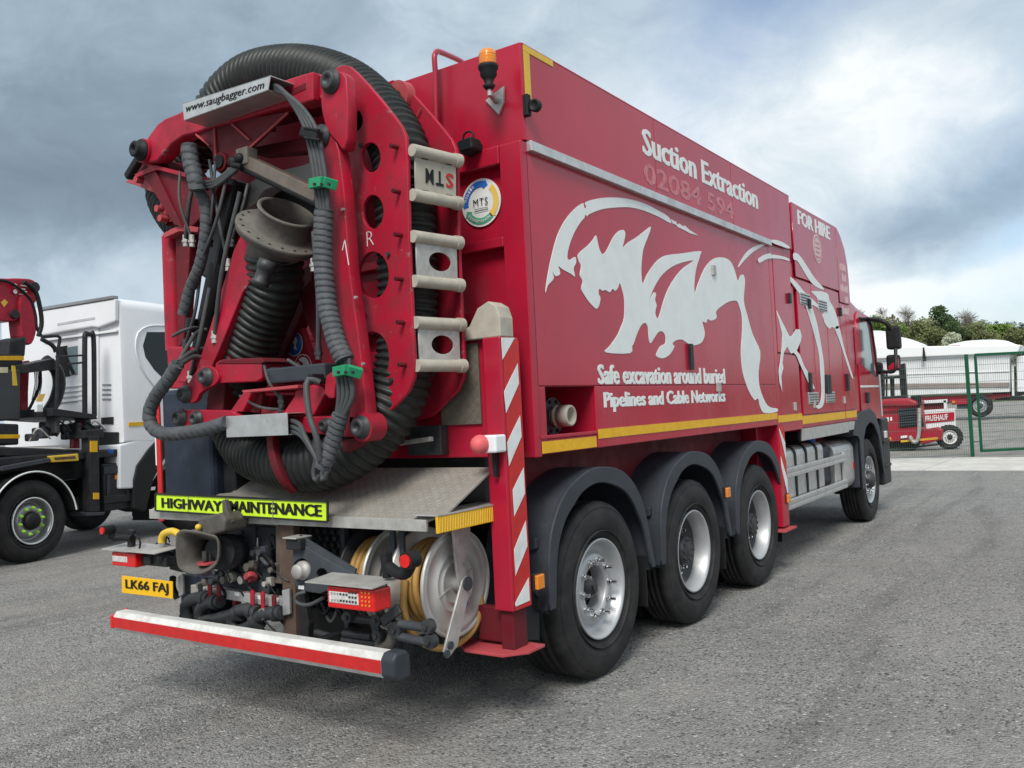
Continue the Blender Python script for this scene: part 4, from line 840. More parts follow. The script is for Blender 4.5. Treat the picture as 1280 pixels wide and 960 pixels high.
p = at(275, 202, y=yB - .0); P_('gusset_boss', MB().cyl(p, p + V((0, .10, 0)), .055, seg=28), REDD, .004); P_('pivot_pin', MB().cyl(p + V((0, -.012, 0)), p, .038, seg=24), RUB)
# bright channel with the web address
a, b, c9 = at(228, 129, y=yB - .16), at(338, 94, y=yB - .16), at(230, 151, y=yB - .16)
d9 = at(335, 113, y=yB - .16)
ch = P_('cable_cover', MB().prism([a, b, d9, c9], (0, .006, 0)).prism([c9, d9, d9 + V((0, .17, 0)), c9 + V((0, .17, 0))], (0, 0, .006)), ALU, .002)
part('cover_top', MB().prism([a, b, b + V((0, .17, 0)), a + V((0, .17, 0))], (0, 0, -.006)), ALU, ch, .002)
u9 = (b - a).normalized(); v9 = u9.cross(V((0, -1, 0))) * -1; v9 = V((-u9.z, 0, u9.x)); 
text('web_address', 'www.saugbagger.com', a + V((0, -.002, 0)) + u9 * .035 - v9 * .072, u9, v9, (b - a).length - .085, .055, BLKT, ch, shear=.25, bold=-.004)
# left bracket, funnel and column
yL = -1.36
P_('funnel', MB().prism([at(*p, y=yL) for p in ((193, 211), (237, 220), (276, 228), (256, 266), (240, 283), (225, 282))], (0, .16, 0)), REDD, .006)
P_('funnel_flange', MB().prism([at(*p, y=yL - .03) for p in ((168, 218), (192, 206), (197, 207), (240, 219), (238, 223), (196, 212), (170, 222))], (0, .38, 0)), REDA, .003)
P_('funnel_web', MB().prism([at(*p, y=yL - .02) for p in ((179, 219), (192, 210), (227, 283), (218, 281))], (0, .02, 0)), REDD, .003)
P_('bracket', MB().prism([at(*p, y=yL + .05) for p in ((168, 222), (176, 202), (192, 196), (205, 200), (215, 214), (190, 212))], (0, .28, 0)), REDD, .006)
P_('bracket_foot', MB().prism([at(*p, y=yL + .1) for p in ((157, 228), (164, 219), (172, 220), (190, 226), (200, 244), (168, 231))], (0, .2, 0)), REDL, .004)
P_('bumper_rubber', MB().beam(at(176, 196, y=yL), at(160, 222, y=yL), .05, .05, (0, 1, 0)), RUB, .01)
for p in ((178, 226), (204, 262), (208, 274)): q = at(*p, y=yL + .02); P_('flange_bolt', MB().cyl(q, q + V((0, -.05, 0)), .022, seg=12), REDL, .004)
q = at(210, 258, y=yL + .06); P_('swivel_joint', MB().lathe(q, (.25, 0, -1), [(-.04, .03), (-.02, .045), (0, .045), (.01, .03), (.03, .03), (.035, .05), (.07, .05), (.075, .035), (.12, .035)], 20), REDL)
P_('column_cap', MB().prism([at(*p, y=yL + .0) for p in ((202, 293), (214, 286), (226, 281), (248, 284), (247, 290), (224, 289), (206, 297))], (0, .26, 0)), REDL, .003)
ca, cb = at(214, 296, y=yL + .10), at(219, 438, y=yL + .10); P_('column', MB().cyl(ca, cb, .058, seg=28), REDA)
P_('column_side', MB().prism([at(*p, y=yL + .06) for p in ((219, 294), (238, 292), (236, 330), (229, 428), (222, 436))], (0, .06, 0)), REDD, .006)  # web panel in the darker red, arm shade painted in
P_('column_foot', MB().prism([at(*p, y=yL + .03) for p in ((208, 433), (232, 433), (240, 440), (246, 470), (235, 478), (232, 486), (212, 486), (210, 470))], (0, .2, 0)), REDA, .008)
P_('column_lug', MB().prism([at(*p, y=yL - .02) for p in ((214, 436), (230, 432), (243, 436), (242, 460), (232, 478), (222, 478), (222, 450))], (0, .04, 0)), REDA, .006)
# black boom cylinder and the grey link bar
P_('boom_cylinder', MB().beam(at(296, 225, y=-1.22), at(268, 350, y=-1.24), .125, .12, (0, 1, 0)), BLK, .02); P_('cylinder_barrel', MB().cyl(at(274, 330, y=-1.24), at(252, 440, y=-1.26), .062, seg=28), RUB, .006)
P_('cylinder_collar', MB().cyl(at(240, 398, y=-1.34), at(238, 415, y=-1.34), .035, seg=18), BLK, .004)
P_('link_bar', MB().beam(at(306, 200, y=-1.40), at(402, 246, y=-1.46), .07, .085, (0, 1, 0)), mat('worn_bare_steel', (.20, .16, .13), .45, .6, .2, 9, dirt=.4, dcol=(.10, .085, .07)), .006)
P_('link_cylinder', MB().cyl(at(300, 208, y=-1.42), at(400, 256, y=-1.48), .022, seg=16), RUB)
P_('link_bracket', MB().box(at(305, 196, y=-1.44) - V((.05, .02, .05)), at(305, 196, y=-1.44) + V((.05, .06, .05))), CAST, .01)
for k_ in range(3):
    P_('hydraulic_hose', MB().tube([at(258, 228 + k_ * 4, y=-1.46), at(270, 226 + k_ * 3, y=-1.5), at(286, 214 + k_ * 3, y=-1.48), at(300, 204 + k_ * 2, y=-1.46)], .013, 8), PIPE)
P_('swivel_fitting', MB().ball(at(292, 203, y=-1.46), .035).ball(at(300, 198, y=-1.46), .03).cyl(at(290, 206, y=-1.48), at(302, 208, y=-1.47), .016, seg=8), RUB)
P_('dust_shield', MB().prism([at(*p, y=-1.14) for p in smooth([(293, 252), (303, 238), (318, 224), (338, 216), (380, 206), (400, 198), (404, 240), (390, 238), (360, 232), (340, 234), (328, 240), (318, 254), (306, 262), (299, 260)], 4)], (0, .10, 0)), mat('pale_grey_shield', (.36, .36, .34), .6, 0, .1, 6, dirt=.3, dcol=(.2, .19, .17)), .004)
P_('shield_back', MB().prism([at(*p, y=-1.02) for p in ((300, 262), (330, 232), (400, 232), (402, 290), (310, 290))], (0, .03, 0)), RUB)
# suction nozzle: flange, pipe stub, hose
Rw = Matrix(R0); ac = V((.40, -.80, -.45)).normalized(); an = (Rw.transposed() @ ac).normalized()
fc = at(350, 293, y=-1.36); k1 = .248
fl = P_('suction_flange', MB().lathe(fc, an, [(-.03, .0), (-.03, .21), (-.025, k1 - .01), (-.012, k1 - .01), (-.010, k1 - .004), (-.006, k1 - .01), (0, k1), (.018, k1), (.022, k1 - .005), (.022, .0)], 64), CAST)
part('pipe_stub', MB().lathe(fc, an, [(.02, .168), (.032, .158), (.125, .152), (.13, .163), (.142, .163), (.144, .158), (.142, .142), (.05, .142), (.02, .142)], 56), CAST, fl)
part('stub_bore', MB().lathe(fc, an, [(.024, 0), (.025, .141)], 40), RUST, fl)
fa_ = an.orthogonal().normalized(); fb_ = an.cross(fa_)
for k_ in range(20):
    t = 2 * math.pi * k_ / 20; q = fc + (fa_ * math.cos(t) + fb_ * math.sin(t)) * (k1 - .028) + an * .022; part('bolt_hole', MB().cyl(q, q + an * .0012, .0085, seg=10), RUB, fl)
part('reducer', MB().lathe(fc, an, [(-.03, .175), (-.07, .165), (-.10, .150), (-.17, .145), (-.175, 0)], 48), CAST, fl)
q = fc - an * .12 + (at(322, 345, y=-1.48) - at(340, 345, y=-1.40)) * .8
P_('drip_elbow', MB().lathe(at(334, 330, y=-1.52), (at(326, 352, y=-1.54) - at(334, 330, y=-1.52)), [(-.02, 0), (-.02, .05), (.03, .05), (.035, .042), (.09, .04), (.10, .05), (.12, .048), (.125, 0)], 24), DARKHOLE)
def ribs(pitch, amp, sharp=1.0): return lambda d, th: 1 + amp * (abs(math.sin(math.pi * d / pitch)) ** sharp) - amp * .5
def hose(name, pts, r, m=HOSE, pitch=.044, amp=.15, **k): return P_(name, MB().tube(pts, r, 32, ribs(pitch, amp, .8), step=pitch / 5), m, **k)
hose('suction_hose', [fc - an * .12, at(343, 355, y=-1.30), at(325, 405, y=-1.27), at(305, 460, y=-1.24), at(292, 510, y=-1.20), at(310, 556, y=-1.22), at(350, 575, y=-1.29), at(400, 577, y=-1.32), at(445, 556, y=-1.29), at(487, 512, y=-1.22), at(506, 455, y=-1.17), at(510, 390, y=-1.14), at(509, 320, y=-1.14), at(506, 250, y=-1.14), at(500, 190, y=-1.12), at(472, 142, y=-1.08), at(430, 106, y=-1.02), at(375, 90, y=-.98), at(320, 96, y=-.95), at(285, 122, y=-.95), at(258, 165, y=-.98), at(226, 205, y=-1.02), at(213, 240, y=-1.06), at(232, 275, y=-1.1), at(262, 296, y=-1.1)], .152)
P_('hose_strap', MB().tube([at(341, 545, y=-1.475), at(343, 565, y=-1.49), at(348, 584, y=-1.49), at(356, 600, y=-1.46), at(368, 612, y=-1.40)], .034, 4, step=.03), REDD, .002)
# red diagonal legs
def bar_px(name, px, y, th, m=REDA, **k): return P_(name, MB().prism([at(*p, y=y) for p in px], (0, th, 0)), m, .006, **k)
bar_px('diagonal_leg', [(302, 291), (327, 327), (326, 333), (303, 366), (276, 432), (266, 455), (262, 470), (244, 470), (246, 460), (262, 410), (292, 312)], -1.46, .13)
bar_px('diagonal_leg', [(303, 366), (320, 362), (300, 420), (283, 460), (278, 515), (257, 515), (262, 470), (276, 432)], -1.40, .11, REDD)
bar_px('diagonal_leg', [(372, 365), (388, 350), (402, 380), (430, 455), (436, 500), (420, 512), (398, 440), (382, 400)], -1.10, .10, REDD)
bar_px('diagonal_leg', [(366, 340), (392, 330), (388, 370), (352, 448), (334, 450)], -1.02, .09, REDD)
bar_px('brace_plate', [(372, 398), (396, 470), (394, 490), (352, 490), (352, 448)], -.98, .05, RED)
for px, m_, nm in (((368, 430), BLUE, 'mandatory_sign'), ((379, 458), WHT, 'prohibition_sign')):
    c9 = at(*px, y=-.985); rr = .075
    sg_ = P_(nm, MB().cyl(c9, c9 + V((0, -.002, 0)), rr, seg=32), WHT); part('sign_ring', MB().lathe(c9 + V((0, -.002, 0)), (0, -1, 0), [(0, rr * (.0 if m_ is BLUE else .76)), (.001, rr * (.0 if m_ is BLUE else .78)), (.001, rr * .93), (0, rr * .93)], 32), m_ if m_ is BLUE else REDP, sg_)
    if m_ is BLUE: part('sign_figure', MB().prism([c9 + V((dx * rr, -.0045, dz_ * rr)) for dx, dz_ in ((-.1, .5), (.25, .6), (.4, .2), (.2, -.1), (.3, -.5), (-.05, -.4), (.05, 0), (-.2, .1))], (0, .001, 0)), WHT, sg_)
    else: part('sign_bar', MB().beam(c9 + V((-rr * .55, -.004, rr * .55)), c9 + V((rr * .55, -.004, -rr * .55)), .012, .002, (0, 1, 0)), REDP, sg_); part('sign_figure', MB().beam(c9 + V((-.02, -.0035, .025)), c9 + V((.03, -.0035, -.03)), .018, .002, (0, 1, 0)), BLKT, sg_)
# link plates, pins and horizontal ram at the lower arm
yC = -1.50
plpx('link_plate', smooth([(258, 457), (269, 462), (273, 473), (268, 481), (258, 486), (249, 493), (245, 501), (237, 504), (228, 500), (226, 491), (232, 484), (241, 470), (249, 460)], 4), PY(yC), .03, REDA, T, (), .004)
for px, r in (((259, 471), .040), ((232.5, 493), .040)): pin(at(*px, y=yC), (0, -1, 0), r, .075, DARKHOLE)
low_px = [(226, 513), (232, 512), (290, 513), (300, 520), (361, 521), (440, 520), (459, 521), (459, 546), (425, 546), (361, 538), (300, 536), (234, 534), (226, 531), (223, 522)]
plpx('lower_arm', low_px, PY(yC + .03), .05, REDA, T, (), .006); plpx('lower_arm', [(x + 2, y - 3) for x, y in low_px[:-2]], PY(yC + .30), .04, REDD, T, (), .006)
for px, r in (((226.5, 522), .042), ((247.5, 523), .036), ((409, 532), .03)): pin(at(*px, y=yC + .03), (0, -1, 0), r, .075, DARKHOLE)
bar_px('tension_lug', [(417, 549), (459, 546), (450, 556), (434, 566), (425, 563)], yC + .06, .06, REDD)
bar_px('ram_housing', [(269, 454), (275, 450), (322, 449), (327, 455), (327, 473), (320, 477), (274, 479), (268, 475)], yC + .02, .14, REDA)
P_('housing_top', MB().prism([at(*p, y=yC + .015) for p in ((270, 455), (278, 449), (326, 447), (330, 452), (326, 455), (280, 455))], (0, .17, 0)), REDD, .006)
0 and P_('housing_crud', MB().ball(at(330, 452, y=yC + .06), .06, sz=(1.6, 1, .6)).ball(at(345, 447, y=yC + .1), .05, sz=(2, 1, .5)), CAST)
P_('ram', MB().cyl(at(328, 467, y=yC + .08), at(416, 469, y=yC + .08), .036, seg=28).box(at(332, 461, y=yC + .02), at(406, 474, y=yC + .02) + V((0, .09, 0))), PLAS, .01)
P_('ram_gland', MB().cyl(at(322, 466, y=yC + .08), at(334, 467, y=yC + .08), .05, seg=24), RUB, .004)
bar_px('truss_leg', [(304, 490), (315, 491), (303, 515), (287, 515)], yC + .04, .06); bar_px('truss_leg', [(318, 491), (328, 491), (324, 517), (310, 515)], yC + .08, .06, REDD)
P_('truss_plate', MB().prism([at(*p, y=yC - .02) for p in ((302, 488), (372, 481), (372, 485), (304, 491))], (0, .20, 0)), REDL, .002)
bar_px('truss_leg', [(326, 490), (368, 490), (368, 494), (326, 495)], yC + .1, .05); bar_px('truss_leg', [(326, 511), (355, 512), (355, 519), (326, 518)], yC + .06, .05)
bar_px('arm_casting', [(352, 519), (368, 495), (369, 488), (390, 481), (404, 484), (406, 492), (392, 519)], yC + .03, .16); bar_px('arm_casting', [(405, 488), (406, 497), (396, 519), (388, 519)], yC + .10, .1, REDD)
bar_px('arm_bracket', [(407, 470), (418, 462), (419, 480), (417, 498), (411, 498), (405, 492)], yC + .02, .08, REDA)
a, b = at(282, 520.5, y=yC - .09), at(360, 544, y=yC - .09); ab = P_('cable_cover', MB().box((a.x, a.y, b.z), (b.x, a.y + .006, a.z)).box((a.x, a.y + .006, a.z - .006), (b.x, a.y + .12, a.z)).box((a.x, a.y + .006, b.z), (b.x, a.y + .12, b.z + .006)), ALU, .002)
# wrapped cable bundles
def wrapped(pts, r, pitch=.032): return P_('wrapped_bundle', MB().tube(pts, r, 20, lambda d, th: 1.0 + .09 * (((d / pitch + th / (2 * math.pi)) % 1.0)) - (.16 if ((d / pitch + th / (2 * math.pi)) % 1.0) < .12 else 0), step=pitch / 7), WRAP)
yW = yF - .09
wrapped([at(405, 262, y=yW), at(404, 300, y=yW), at(405, 340, y=yW), at(410, 385, y=yW), at(420, 425, y=yW), at(431, 451, y=yW)], .047)
wrapped([at(426, 517, y=yW), at(418, 545, y=yW), at(408, 572, y=yW - .02), at(403, 585, y=yW - .02)], .040)
wrapped([at(236, 182, y=-1.55), at(239, 205, y=-1.55), at(244, 222, y=-1.55), at(247, 238, y=-1.54)], .045, .045)
wrapped([at(247, 236, y=-1.50), at(256, 255, y=-1.48), at(257, 290, y=-1.47), at(250, 330, y=-1.46), at(238, 360, y=-1.45), at(229, 393, y=-1.45)], .032, .05)
wrapped([at(222, 455, y=-1.62), at(210, 475, y=-1.62), at(195, 495, y=-1.62), at(187, 515, y=-1.62), at(190, 533, y=-1.62), at(205, 542, y=-1.62), at(230, 541, y=-1.61), at(258, 536, y=-1.60), at(284, 528, y=-1.58)], .037, .05)
def line(pts, r=.013): return P_('hydraulic_hose', MB().tube(pts, r, 10, step=.03), PIPE)
line([at(222, 455, y=-1.62), at(236, 430, y=-1.5), at(246, 415, y=-1.42), at(258, 412, y=-1.36)], .012); line([at(224, 452, y=-1.62), at(240, 440, y=-1.5), at(256, 436, y=-1.4)], .014); line([at(226, 455, y=-1.62), at(242, 446, y=-1.5), at(258, 448, y=-1.42)], .014)
line([at(216, 420, y=-1.5), at(232, 412, y=-1.5), at(248, 410, y=-1.4), at(262, 420, y=-1.3)], .010)
for k_ in range(4):      # lines from the cover down to the first bundle
    dx = k_ * 4.5; 
    line([at(334, 104 + k_ * 2, y=-1.52), at(352 + dx * .4, 112 + k_ * 2, y=-1.56), at(371 + dx * .7, 138, y=yW), at(383 + dx, 165, y=yW), at(390 + dx, 200, y=yW), at(395 + dx, 235, y=yW), at(398 + dx * .9, 264, y=yW)], .013)
P_('cable_clamp', MB().beam(at(378, 165, y=yW - .02), at(400, 170, y=yW - .02), .05, .045, (0, 1, 0)).cyl(at(381, 160, y=yW - .04), at(399, 163, y=yW - .04), .008).cyl(at(381, 172, y=yW - .04), at(400, 175, y=yW - .04), .008), RUB, .01)
for px in (((389, 230), (404, 227), (421, 232)), ((419, 465), (434, 462), (452, 467))):
    g_ = P_('hose_clamp', MB().beam(at(*px[0], y=yW - .03), at(*px[1], y=yW - .05), .05, .035, (0, 1, 0)).beam(at(*px[1], y=yW - .05), at(*px[2], y=yW + .01), .05, .032, (0, 1, 0)), GRN, .004)
    for k_ in range(3): q = at(px[0][0] + 5 + k_ * 9, px[0][1] + .5, y=yW - .085); part('clamp_bolt', MB().cyl(q, q + V((0, -.01, 0)), .008, seg=8), BLK, g_)
for k_ in range(4):      # lines below the first bundle
    dx = k_ * 5
    line([at(424 + dx * .8, 448, y=yW), at(423 + dx, 470, y=yW), at(424 + dx * 1.1, 495, y=yW), at(421 + dx * .6, 520, y=yW)], .013)
q = at(431, 300, y=yF - .002); P_('chalk_stroke', MB().beam(q, q + V((.02, 0, -.13)), .005, .002, (0, 1, 0)).beam(q, q + V((-.02, 0, -.05)), .005, .002, (0, 1, 0)), WHT)
for k_, (x0, y0) in enumerate(((361, 525), (361, 532), (362, 538))):
    line([at(x0, y0, y=-1.54), at(x0 + 14, y0 + 6, y=-1.57), at(382 + k_ * 3, y0 + 22, y=-1.6), at(396, 574, y=-1.6), at(398, 584, y=-1.6)], .013)
line([at(400, 478, y=-1.56), at(386, 474, y=-1.6), at(383, 486, y=-1.62), at(387, 520, y=-1.64), at(396, 548, y=-1.64), at(400, 575, y=-1.62)], .016)
line([at(395, 574, y=-1.6), at(392, 590, y=-1.6), at(395, 603, y=-1.6), at(399, 594, y=-1.6)], .012); line([at(404, 584, y=-1.6), at(402, 598, y=-1.6), at(406, 601, y=-1.6), at(408, 590, y=-1.6)], .012)
P_('ram_valve', MB().box(at(390, 467, y=yC - .06), at(404, 480, y=yC + .05)), RUB, .008).data
for px in ((428, 455), ): pass
# thin hydraulic lines running inside the folded arm
rr_ = random.Random(11)
for i, (a_, b_) in enumerate((((262, 200), (285, 330)), ((270, 195), (262, 300)), ((300, 240), (268, 420)), ((310, 230), (290, 300)), ((250, 205), (232, 300)), ((286, 210), (250, 330)), ((396, 200), (392, 330)), ((392, 290), (398, 440)), ((225, 215), (240, 300)), ((252, 330), (232, 430)), ((262, 360), (238, 470)), ((330, 455), (352, 500)), ((360, 450), (398, 470)), ((300, 495), (352, 512)))):
    y_ = -1.40 - .03 * (i % 3); m_ = ((a_[0] + b_[0]) / 2 + rr_.uniform(-9, 9), (a_[1] + b_[1]) / 2 + rr_.uniform(-6, 14))
    line([at(*a_, y=y_), at(*m_, y=y_ - .04), at(*b_, y=y_)], rr_.choice((.008, .010, .013)))
    q = at(*b_, y=y_); P_('hose_fitting', MB().cyl(q + V((0, 0, .03)), q + V((0, 0, -.04)), .017, seg=8).cyl(q, q + V((0, 0, -.015)), .022, seg=6, smooth=False), DARKHOLE if i % 2 else STEEL)
# weld beads, warning labels and grease lines on the arm plates
for a_, b_ in (((455, 118), (498, 168)), ((505, 200), (511, 440))):
    pts_ = [atp(a_[0] + (b_[0] - a_[0]) * t / 14, a_[1] + (b_[1] - a_[1]) * t / 14, (PN[0] + NA * .024, NA)) for t in range(15)]
    P_('weld_bead', MB().tube(pts_, .007, 8, lambda d, th: 1 + .25 * math.sin(d * 500), step=.006), REDD)
for px in ((452, 182), (486, 318), (455, 395), (490, 475)):
    q = atp(*px, (PN[0], NA)); P_('plate_bolt', MB().cyl(q, q - NA * .012, .014, seg=6, smooth=False), DARKHOLE, .002)
for px in ((430, 262), (446, 372), (455, 455)):
    q = at(*px, y=yF); P_('grease_nipple', MB().cyl(q, q + V((0, -.014, 0)), .008, seg=8), STEEL)
# chalk letters
q = atp(459, 308, (PN[0] - NA * .002, NA)); text('chalk_letter', 'R', q, UA, (0, 0, 1), .055, .075, WHT, near, bold=-.03)
# ---------------- lower rear
# dark tank and marker board at the left
P_('navy_tank', MB().box((-1.23, -1.27, 1.13), (-.72, -.90, 1.86)), NAVY, .03)
P_('tank_strip', MB().box((-.72, -1.20, 1.13), (-.60, -.92, 1.80)), BLK, .01)
mk = P_('marker_board', MB().box((-1.29, -1.275, 1.02), (-1.245, -1.262, 1.84)), RTAPE, .002); part('board_edge', MB().box((-1.303, -1.274, 1.38), (-1.29, -1.263, 1.84)), WTAPE, mk)
P_('rear_cover', MB().box((-.60, -.80, 1.12), (1.0, -.74, 1.9)), BLK, .01)
# highway maintenance sign
ys = -1.47
a, b, c9 = at(195, 618.5, y=ys), at(409, 628.5, y=ys), at(195, 637.5, y=ys)
hs = P_('highway_sign', MB().prism([at(*p, y=ys) for p in ((195, 617.5), (409, 627.5), (409, 652), (195, 638))], (0, .004, 0)), LIME)
u9 = (b - a).normalized()
text('sign_lettering', 'HIGHWAY', at(202, 634.5, y=ys - .003), (at(278, 639.5, y=ys) - at(203, 634.5, y=ys)), (0, 0, 1), (at(278, 639.5, y=ys) - at(203, 634.5, y=ys)).length, .060, BLKT, hs, bold=.01, fat=(.005, .009))
text('sign_lettering', 'MAINTENANCE', at(287, 639.5, y=ys - .003), (at(401, 646, y=ys) - at(287, 639.5, y=ys)), (0, 0, 1), (at(401, 646, y=ys) - at(287, 639.5, y=ys)).length, .062, BLKT, hs, bold=.01, fat=(.005, .009))
for p, q in (((195, 617), (409, 627)), ((195, 638.3), (409, 652.3)), ((194.6, 617), (194.6, 638.5)), ((409.5, 627), (409.5, 652))): part('sign_frame', MB().beam(at(*p, y=ys - .002), at(*q, y=ys - .002), .010, .010), BLK, hs)
for px in (235, 282, 285, 341): part('sign_clip', MB().beam(at(px, 619 + (px - 195) * .047, y=ys - .004), at(px, 640 + (px - 195) * .06, y=ys - .004), .006, .003), ALU, hs)
# bumper bar
yb = -1.66
def bpx(a, b): return at(a, b, y=yb)
z0 = .47; xa, xb = -1.20, .985
prof = lambda x, dz_: [(x, yb, .435 + dz_), (x, yb - .0, .50 + dz_), (x, yb + .02, .527 + dz_), (x, yb + .085, .527 + dz_), (x, yb + .10, .50 + dz_), (x, yb + .10, .41 + dz_), (x, yb + .02, .41 + dz_)]
mb = MB(); n_ = 16; ringl = []
for i in range(n_ + 1):
    t = i / n_; x = xa + (xb - xa) * t; ringl.append(prof(x, .0))
vs = [p for r_ in ringl for p in r_]; fs = [(i * 7 + k_, i * 7 + (k_ + 1) % 7, (i + 1) * 7 + (k_ + 1) % 7, (i + 1) * 7 + k_) for i in range(n_) for k_ in range(7)]
mb.add(vs, fs); mb.add(vs[:7] + vs[-7:], [list(range(7))[::-1], list(range(7, 14))]); bb = P_('bumper_bar', mb, mat('worn_white_bar', (.62, .62, .60), .45, 0, .08, 8, .1, 40, dirt=.42, dcol=(.28, .25, .21), dscale=9), .004)
part('red_strip', MB().box((xa + .002, yb - .004, .437), (xb - .002, yb, .497)), RTAPE, bb)
part('bar_end', MB().prism([(xb, y, z) for y, z in ((yb - .008, .43), (yb - .008, .505), (yb + .018, .535), (yb + .088, .535), (yb + .11, .505), (yb + .11, .405), (yb + .02, .402))], (.085, 0, 0)), PLAS, bb, .012); part('bar_end', MB().prism([(xa - .03, y, z) for y, z in ((yb - .006, .43), (yb - .006, .505), (yb + .1, .53), (yb + .1, .40))], (.03, 0, 0)), REDLENS, bb, .004)
for x in (-.55, .40): part('bar_mount', MB().box((x - .03, yb + .10, .43), (x + .03, -.95, .50)).box((x - .03, -1.1, .45), (x + .03, -1.0, .85)), BLK, bb, .006)
# light clusters
def cluster(x0, x1, z0, z1, y, leds, lidx0, lidx1):
    l = P_('light_cluster', MB().box((x0, y, z0), (x1, y + .12, z1)), REDLENS, .008)
    part('lamp_lid', MB().prism([(lidx0, y - .03, z1 + .012), (lidx1, y - .03, z1 + .012), (lidx1 + .02, y + .14, z1 + .03), (lidx0 + .02, y + .14, z1 + .03)], (0, 0, .006)), STEEL, l, .001)
    w_ = (x1 - x0); part('clear_lens', MB().box((x0 + w_ * .04, y - .004, z0 + .025), (x0 + w_ * .68, y + .01, z1 - .022)), CLRLENS, l, .006)
    if leds:
        for i in range(9):
            for j in range(3 if i > 5 else 2):
                part('led', MB().box((x0 + w_ * (.10 + .064 * i), y - .0065, z0 + .036 + j * (.022 if i > 5 else .032)), (x0 + w_ * (.10 + .064 * i) + .012, y - .004, z0 + .046 + j * (.022 if i > 5 else .032))), DARKHOLE if i > 2 else ALU, l)
        for i in range(3):
            for j in range(4): part('led', MB().cyl((x0 + w_ * (.76 + .075 * i), y - .001, z0 + .03 + j * .02), (x0 + w_ * (.76 + .075 * i), y - .004, z0 + .03 + j * .02), .006, seg=8), AMBER, l)
    return l
cluster(.585, .90, .695, .80, -1.60, True, .46, .92)
cluster(-1.30, -1.05, .79, .875, -1.60, False, -1.36, -.80)
P_('lamp_arm', MB().box((-1.05, -1.56, .80), (-.80, -1.45, .86)).box((-1.0, -1.58, .81), (-.93, -1.50, .86)), BLK, .008)
pa = at(152, 722, y=-1.60); pz = at(152, 741.5, y=-1.60)
npl = P_('number_plate', MB().prism([at(*p, y=-1.60) for p in ((152, 719.5), (215.5, 727), (215.5, 748.5), (152, 741))], (0, .006, 0)), PLATE, .002)
q0, q1_ = at(157, 738.5, y=-1.603), at(210, 744.5, y=-1.603)
text('plate_number', 'LK66 FAJ', q0, q1_ - q0, (0, 0, 1), (q1_ - q0).length, .070, BLKT, npl, bold=.005, fat=(.004, .007))
def stalk(p0, p1, p2, p3, lr, y, ld):
    s_ = P_('marker_stalk', MB().tube([at(*p0, y=y), at(*p1, y=y - .02), at(*p2, y=y - .05), at(*p3, y=y - .06)], .028 * ld, 14), RUB); q = at(*p3, y=y - .06)
    part('stalk_head', MB().cyl(q + V((0, .02, 0)), q + V((0, -.05, 0)), .04 * ld, seg=24), RUB, s_, .006); part('stalk_lens', MB().cyl(q + V((0, -.05, 0)), q + V((0, -.058, 0)), .03 * ld, seg=24), REDLENS, s_); return s_
stalk((487, 709), (497, 716), (508, 716), (516, 699), 0, -1.52, 1); stalk((165, 673), (150, 672), (141, 672), (138, 662), 0, -1.56, .72)
P_('stalk_mount', MB().beam(at(482, 690, y=-1.5), at(486, 722, y=-1.5), .04, .05, (0, 1, 0)), RUB, .006); P_('stalk_mount', MB().beam(at(165, 662, y=-1.54), at(164, 690, y=-1.54), .05, .03, (0, 1, 0)), BLK, .006)
P_('stalk_cable', MB().tube([at(168, 668, y=-1.55), at(175, 676, y=-1.57), at(174, 688, y=-1.56)], .006, 8), RUB)
# hose reels
YRL, ZRL = -1.105, .752
RD = .272
def disc_prof(out_=1):
    return [(0, .03), (0, .10), (.004 * out_, .102), (0, .104), (0, .142), (.006 * out_, .146), (0, .150), (.0, .225), (.006 * out_, .230), (.006 * out_, .250), (.0, .256), (.008 * out_, .262), (.018 * out_, RD), (.004 * out_, RD + .006), (-.006 * out_, RD), (-.008 * out_, .03)]
for x1_, wd_, front in ((1.0, .205, 1), (.60, .17, 0)):
    rl = P_('hose_reel', MB().lathe((x1_, YRL, ZRL), (1, 0, 0), disc_prof(), 72), REELM)
    part('reel_disc', MB().lathe((x1_ - wd_, YRL, ZRL), (-1, 0, 0), disc_prof(), 64), REELM if front else BLK, rl); part('reel_drum', MB().cyl((x1_ - wd_ + .005, YRL, ZRL), (x1_ - .012, YRL, ZRL), .14, seg=32), BLK, rl)
    for lay, (rr, cnt) in enumerate(((.155, 5), (.185, 5), (.208, 3))):
        for k_ in range(cnt):
            xx = x1_ - wd_ + .022 + k_ * (wd_ - .044) / 4 + random.uniform(-.004, .004) + (.012 if lay == 2 else 0)
            part('hose_turn', MB().lathe((xx, YRL, ZRL + random.uniform(-.006, .004)), (1, 0, random.uniform(-.05, .05)), [(.017 * math.cos(t), rr + .017 * math.sin(t)) for t in [2 * math.pi * i / 10 for i in range(10)]], 56, closed=True), OCHRE, rl)
    if front:
        part('reel_hub', MB().cyl((1.0, YRL, ZRL), (1.05, YRL, ZRL), .042, seg=28).cyl((1.05, YRL, ZRL), (1.058, YRL, ZRL), .03, seg=6), STEEL, rl, .003); part('hub_bolt', MB().cyl((1.05, YRL, ZRL), (1.066, YRL, ZRL), .016, seg=6, smooth=False), RUST, rl)
        part('reel_badge', MB().cyl((1.005, YRL + .055, ZRL - .115), (1.0095, YRL + .055, ZRL - .115), .030, seg=24), BLUE, rl); part('reel_badge', MB().lathe((1.0095, YRL + .052, ZRL - .115), (1, 0, 0), [(0, .012), (.001, .012), (.001, .021), (0, .021)], 20), WHT, rl)
        for aa in (20, 200, 110): t = math.radians(aa); part('disc_seam', MB().beam((1.003, YRL + .06 * math.cos(t), ZRL + .06 * math.sin(t)), (1.003, YRL + .15 * math.cos(t), ZRL + .15 * math.sin(t)), .004, .004), STEEL, rl)
